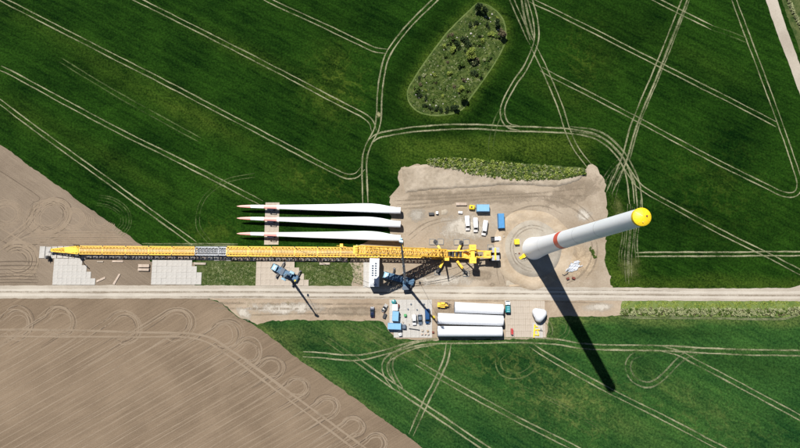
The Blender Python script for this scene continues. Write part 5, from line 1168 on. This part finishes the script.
# crumpled white tarpaulin
p = at(573, 267); t = bpy.data.objects.new('tarpaulin', None)
nx, ny = 36, 24; vs = []
for j in range(ny):
    for i in range(nx):
        u, v = i/(nx-1)-.5, j/(ny-1)-.5
        x = u*6.2*(1+.2*math.sin(9*v)+.1*math.sin(23*v)); y = v*3.3*(0.55+.7*(u+.5))*(1+.25*math.sin(8*u+2)+.15*math.sin(21*u))
        z_ = .06+.4*abs(math.sin(9*u+7*v)*math.cos(13*v-5*u))+.3*random.random()*(.3+abs(math.sin(13*u*v+3*u)))
        if abs(u) > .47 or abs(v) > .46: z_ = .03
        vs.append((x, y, z_))
m = MB(); m.add(vs, [(j*nx+i, j*nx+i+1, (j+1)*nx+i+1, (j+1)*nx+i) for j in range(ny-1) for i in range(nx-1)])
o = m.build('tarpaulin', MT['tarp'], None, True); o.location = (p.x, p.y, .08); o.rotation_euler = (0, 0, math.radians(32)); so_ = o.modifiers.new('thick', 'SOLIDIFY'); so_.thickness = .02
bpy.data.objects.remove(t); tag(o, 'crumpled white tarpaulin on the sand right of the tower shadow', 'tarpaulin')
t = small('steel_bar', 'bent dark steel bar at the lower left end of the tarpaulin', 'bar', 566, 274.4, math.radians(28), .08); m = MB(); m.bar((-1.1, 0, .12), (1.0, 0, .12), .24); m.bar((-.9, 0, .12), (-1.4, .8, .12), .2); m.build('rod', MT['dark'], t)
heap('gravel_heap', 'low grey gravel heap beside the two black boxes', [(441,210),(446,209),(449,212),(446,215.5),(441,215)], .5, MT['grey_gravel'], 1.2, .4, .1)

# ------------------------------------------------------------------ vegetation
def leaf_mesh(name, clumps, n, size, mat, flat=.5):
    """n leaf faces scattered through the clumps (centre, radii)"""
    vol = np.array([c[1]*c[1]*c[2] for c in clumps]); pick = rng.choice(len(clumps), n, p=vol/vol.sum())
    C = np.array([[c[0][0], c[0][1], c[0][2]] for c in clumps])[pick]; Rr = np.array([[c[1], c[1], c[2]] for c in clumps])[pick]
    d = rng.normal(size=(n, 3)); d /= np.linalg.norm(d, axis=1)[:, None]; r = rng.random(n)**.45
    P = C+d*Rr*r[:, None]; P[:, 2] = np.maximum(P[:, 2], .03)
    a = rng.normal(size=(n, 3)); a[:, 2] *= flat; a /= np.linalg.norm(a, axis=1)[:, None]
    b = np.cross(a, rng.normal(size=(n, 3))); b /= np.linalg.norm(b, axis=1)[:, None]
    s = size*(.6+.8*rng.random(n))[:, None]
    V = np.stack([P-a*s, P+b*s*.55, P+a*s, P-b*s*.55], 1).reshape(-1, 3); F = np.arange(4*n).reshape(-1, 4)
    me = bpy.data.meshes.new(name); me.vertices.add(4*n); me.vertices.foreach_set('co', V.ravel().astype(np.float32)); me.loops.add(4*n); me.loops.foreach_set('vertex_index', F.ravel().astype(np.int32))
    me.polygons.add(n); me.polygons.foreach_set('loop_start', np.arange(0, 4*n, 4, dtype=np.int32)); me.update(); me.materials.append(mat); return me
def tree(label, px, py, rad_, hgt, mat, nl=1400, name='tree', group='trees on the oval island'):
    p = at(px, py); t = thing(name, label, 'tree', (p.x, p.y, 0), random.uniform(0, 6), group)
    tr_ = MB(); tr_.cyl((0, 0, 0), (.1, 0, hgt*.45), .09*rad_+.05, .05*rad_+.03, 8)
    cl = []
    for k in range(9):
        a_ = random.uniform(0, 2*PI); r_ = rad_*random.uniform(.25, .72); z_ = hgt*random.uniform(.42, .82); e = Vector((r_*math.cos(a_), r_*math.sin(a_), z_))
        tr_.cyl((.05, 0, hgt*random.uniform(.2, .45)), e, .035*rad_+.02, .015, 6); cl.append((e, rad_*random.uniform(.3, .5), rad_*random.uniform(.28, .42)))
    cl.append((Vector((0, 0, hgt*.8)), rad_*.45, rad_*.4))
    tr_.build('trunk', MT['bark'], t); obj('crown', leaf_mesh('crown', cl, nl, .24, MT[mat]), t)
tree('bright lime green round tree in the middle of the oval island', 470, 55.5, 2.7, 5.2, 'leaf_lime', 2200)
tree('dark bushy tree at the upper tip of the oval island', 477.5, 10, 1.7, 5, 'leaf_dark')
tree('dark small tree beside the upper tip of the oval island', 484.5, 13.5, 1.7, 4.6, 'leaf_dark')
tree('dark shrubby tree at the right bend of the oval island', 496.5, 25.5, 1.6, 4, 'leaf_dark')
tree('brown leafed small tree at the right rim of the oval island', 501.2, 36.5, 1.9, 4.5, 'leaf_brown')
tree('dark tree at the lower right rim of the oval island', 462.5, 98.5, 2.2, 5, 'leaf')
tree('small dark tree at the bottom rim of the oval island', 455.5, 109, 1.3, 3.2, 'leaf_dark')
tree('yellowish tree in the lower part of the oval island', 460.5, 90.5, 1.6, 2.8, 'leaf_lime')
def inside_island(px, py, m=3.0):
    d, ins = poly_dist(np.array([px]), np.array([py]), ISLAND); return bool(ins[0]) and d[0] > m
sheet('island_ground', 'oval uncropped island of weeds and stones in the upper field', ISLAND, soil('island_soil', (0.014, 0.040, 0.007, 1), (0.105, 0.135, 0.036, 1), 0.3, .7, 0.9), 0.022, .3, 1.2, True)
mb = MB(); w_ = smooth_poly([G(*p) for p in ISLAND], 1.0, True); w_.append(w_[0].copy()); ribbon(None, [0.2], 0.6, .03, mb, 1.0, .15, .15, [(p.x, p.y) for p in w_[::3]]+[(w_[0].x, w_[0].y)])
me = bpy.data.meshes.new('grass_verge'); me.from_pydata(mb.v, [], mb.f); me.materials.append(MT['leaf_rim'] if 'leaf_rim' in MT else soil('rim_grass', (.07, .12, .025, 1), (.16, .2, .07, 1), .2, 1.2, .5)); tag(obj('grass_verge', me), 'light grass rim round the oval island', kind='structure')
kinds = [('leaf', 'green'), ('leaf_dark', 'dark green'), ('leaf_pale', 'pale grey green'), ('leaf_brown', 'brownish'), ('leaf_lime', 'yellow green')]
protos = {}
for mt_, nm_ in kinds:
    cl = [(Vector((random.uniform(-.6, .6), random.uniform(-.6, .6), random.uniform(.25, .8))), random.uniform(.35, .6), random.uniform(.3, .5)) for _ in range(6)]
    protos[mt_] = leaf_mesh('foliage', cl, 240, .17, MT[mt_])
stem = MB()
for k in range(6): stem.cyl((0, 0, 0), (.6*math.cos(k), .6*math.sin(k), .8), .035, .015, 5)
stem_me = stem.mesh('stem', MT['bark'])
def shrub(mt_, nm_, px, py, s, label, group):
    p = at(px, py); t = thing('shrub', label, 'shrub', (p.x, p.y, 0.02), random.uniform(0, 6.28), group); t.scale = (s, s, s*random.uniform(.8, 1.2))
    obj('foliage', protos[mt_], t); obj('stem', stem_me, t)
def zone(px, py):
    if py < 24: return 'near the upper tip of the oval island'
    if math.hypot(px-470, py-55.5) < 12: return 'close around the lime green tree on the oval island'
    if py > 100: return 'near the bottom rim of the oval island'
    if py < 55: return ('left' if px < 464 else 'right')+' in the upper half of the oval island'
    return ('left' if px < 440 else 'right')+' in the lower half of the oval island'
cnt = 0
while cnt < 70:
    px, py = random.uniform(406, 506), random.uniform(4, 115)
    if not inside_island(px, py, 2.5): continue
    mt_, nm_ = random.choices(kinds, (6, 4, 2, 1, 2))[0]
    shrub(mt_, nm_, px, py, random.choice((.6, .8, 1.0, 1.3, 1.9)), 'low %s scrub bush %s' % (nm_, zone(px, py)), '%s scrub bushes on the oval island' % nm_); cnt += 1
for k, (px, py) in enumerate([(430,108),(436,109.5),(441,110),(425,106),(419.5,96),(418,92),(447,110),(452,108),(464,80.5),(452,35),(449,37)]):
    shrub('leaf_dark' if k < 8 else 'leaf_brown', '', px, py, random.uniform(.9, 1.5), 'dense dark bush along the lower rim of the oval island' if k < 8 else 'brown bush near the middle of the oval island', 'dense dark bushes on the island rim' if k < 8 else 'brown bushes on the island')
# low weeds on the island: nobody could count them
V = []
while len(V) < 1800:
    px, py = random.uniform(406, 506), random.uniform(4, 115)
    if inside_island(px, py, 1.0): p = at(px, py); V.append(((p.x, p.y, .08), random.uniform(.25, .7), random.uniform(.1, .3)))
tag(obj('weeds', leaf_mesh('weeds', V[:900], 26000, .19, MT['leaf'], .3)), 'mat of green weeds covering the oval island', kind='stuff')
tag(obj('dry_weeds', leaf_mesh('dry_weeds', V[900:1300], 5000, .14, MT['leaf_pale'], .3)), 'dry pale weeds scattered over the oval island', kind='stuff')
# stones on the island
stm = MB(); bmm = bmesh.new(); bmesh.ops.create_icosphere(bmm, subdivisions=2, radius=.5)
for v in bmm.verts: v.co *= random.uniform(.75, 1.15); v.co.z *= .6
stone_me = bpy.data.meshes.new('stone'); bmm.to_mesh(stone_me); bmm.free(); stone_me.materials.append(MT['stone'])
for k, (px, py, s) in enumerate([(492,14.5,1.3),(489.5,18.5,1.1),(486,17,.9),(490.5,22,.8),(471,34,1.4),(474,36.5,.9),(467.5,37,.8),(457,38,1.0),(451,40,.9),(444,50,.8),(433,73,1.3),(431,75,.9),(426.5,83,.8),(459.5,67.5,.9),(468,79.5,1.2),(466,82,.8),(440,89,.6),(436,106,1.2),(430,105,.9),(419,98,1.2),(416,95,.9),(422,91,.7),(455,97,.8),(498,30,1.0),(462,46,.7),(480,24,.8),(447,62,.6),(438,66,.6),(450,78,.6),(427,101,.8),(443,104,.7),(484,48,.6),(478,70,.6)]):
    p = at(px, py); o = obj('boulder', stone_me, None, (p.x, p.y, .15*s), random.uniform(0, 6)); s *= .72; o.scale = (s, s*random.uniform(.7, 1.1), s); tag(o, 'pale boulder lying %s' % zone(px, py), 'boulder', 'boulders on the oval island')
def strip(name, label, px_line, half, n_cl, n_leaf, size, mat, hgt):
    w_ = smooth_poly([G(*p) for p in px_line], .5); C = []
    for _ in range(n_cl):
        k = random.randrange(len(w_)); q = w_[k]; f_ = half(k/len(w_))
        C.append(((q.x+random.uniform(-.4, .4), q.y+random.uniform(-1, 1)*f_, hgt*random.uniform(.2, .6)), random.uniform(.3, .75), hgt*random.uniform(.3, .6)))
    tag(obj(name, leaf_mesh(name, C, n_leaf, size, mat)), label, kind='stuff')
L1 = [(428,162.5),(450,164),(480,168),(510,171.5),(540,173),(565,173),(584,172)]
hw1 = lambda t: 1.0+2.6*math.sin(PI*min(1, t*1.05))**.8
strip('weed_strip', 'dense green weed strip along the top of the soil bank', L1, hw1, 500, 30000, .26, MT['leaf'], 1.5)
strip('weed_strip', 'pale flowering weeds in the strip above the soil bank', L1, hw1, 260, 9000, .22, MT['leaf_pale'], 1.8)
strip('weed_strip', 'yellow green weeds in the strip above the soil bank', L1, hw1, 420, 22000, .24, MT['leaf_lime'], 1.8)
L2 = [(621,311.5),(660,311.3),(700,311.6),(740,312),(775,312.3),(800,310),(830,308)]
strip('weed_strip', 'pale weeds along the roadside ditch at the right', L2, lambda t: 1.3, 420, 15000, .22, MT['leaf_pale'], 1.1)
strip('weed_strip', 'dark green weeds along the roadside ditch at the right', L2, lambda t: 1.2, 220, 6000, .22, MT['leaf'], 1.0)
strip('weed_strip', 'brown dead stalks along the roadside ditch at the right', L2, lambda t: 1.3, 150, 3500, .18, MT['leaf_brown'], .7)
strip('weed_strip', 'bright grass tufts between the road and the ditch weeds', [(622,304),(700,304.5),(800,304),(830,304)], lambda t: 1.2, 300, 6000, .18, MT['leaf_lime'], .25)
strip('weed_strip', 'pale bushes beside the topmost right farm road', [(786,-6),(790,6),(796,18),(803,32)], lambda t: 1.2, 90, 3000, .22, MT['leaf_pale'], 1.2)
for lab, line, hf, nl in [('rough grass tufts between the left platforms', [(204,274),(256,274)], 4.5, 7000), ('rough grass tufts between the mobile cranes', [(302,273),(362,273)], 4.5, 8000)]:
    strip('grass_tufts', lab, line, lambda t: hf, 700, nl, .15, MT['leaf'], .16); strip('grass_tufts', 'dry '+lab, line, lambda t: hf, 300, nl//2, .13, MT['leaf_pale'], .15)
strip('weed_patch', 'small weed patch on the sand right of the tower', [(590.5,248),(592.5,252),(594,257)], lambda t: .6, 22, 700, .2, MT['leaf'], .6)
strip('grass_tufts', 'thin weeds growing along the bare soil south of the road', [(232,304),(250,303),(275,306),(300,303)], lambda t: 1.6, 110, 1300, .1, MT['leaf'], .08)
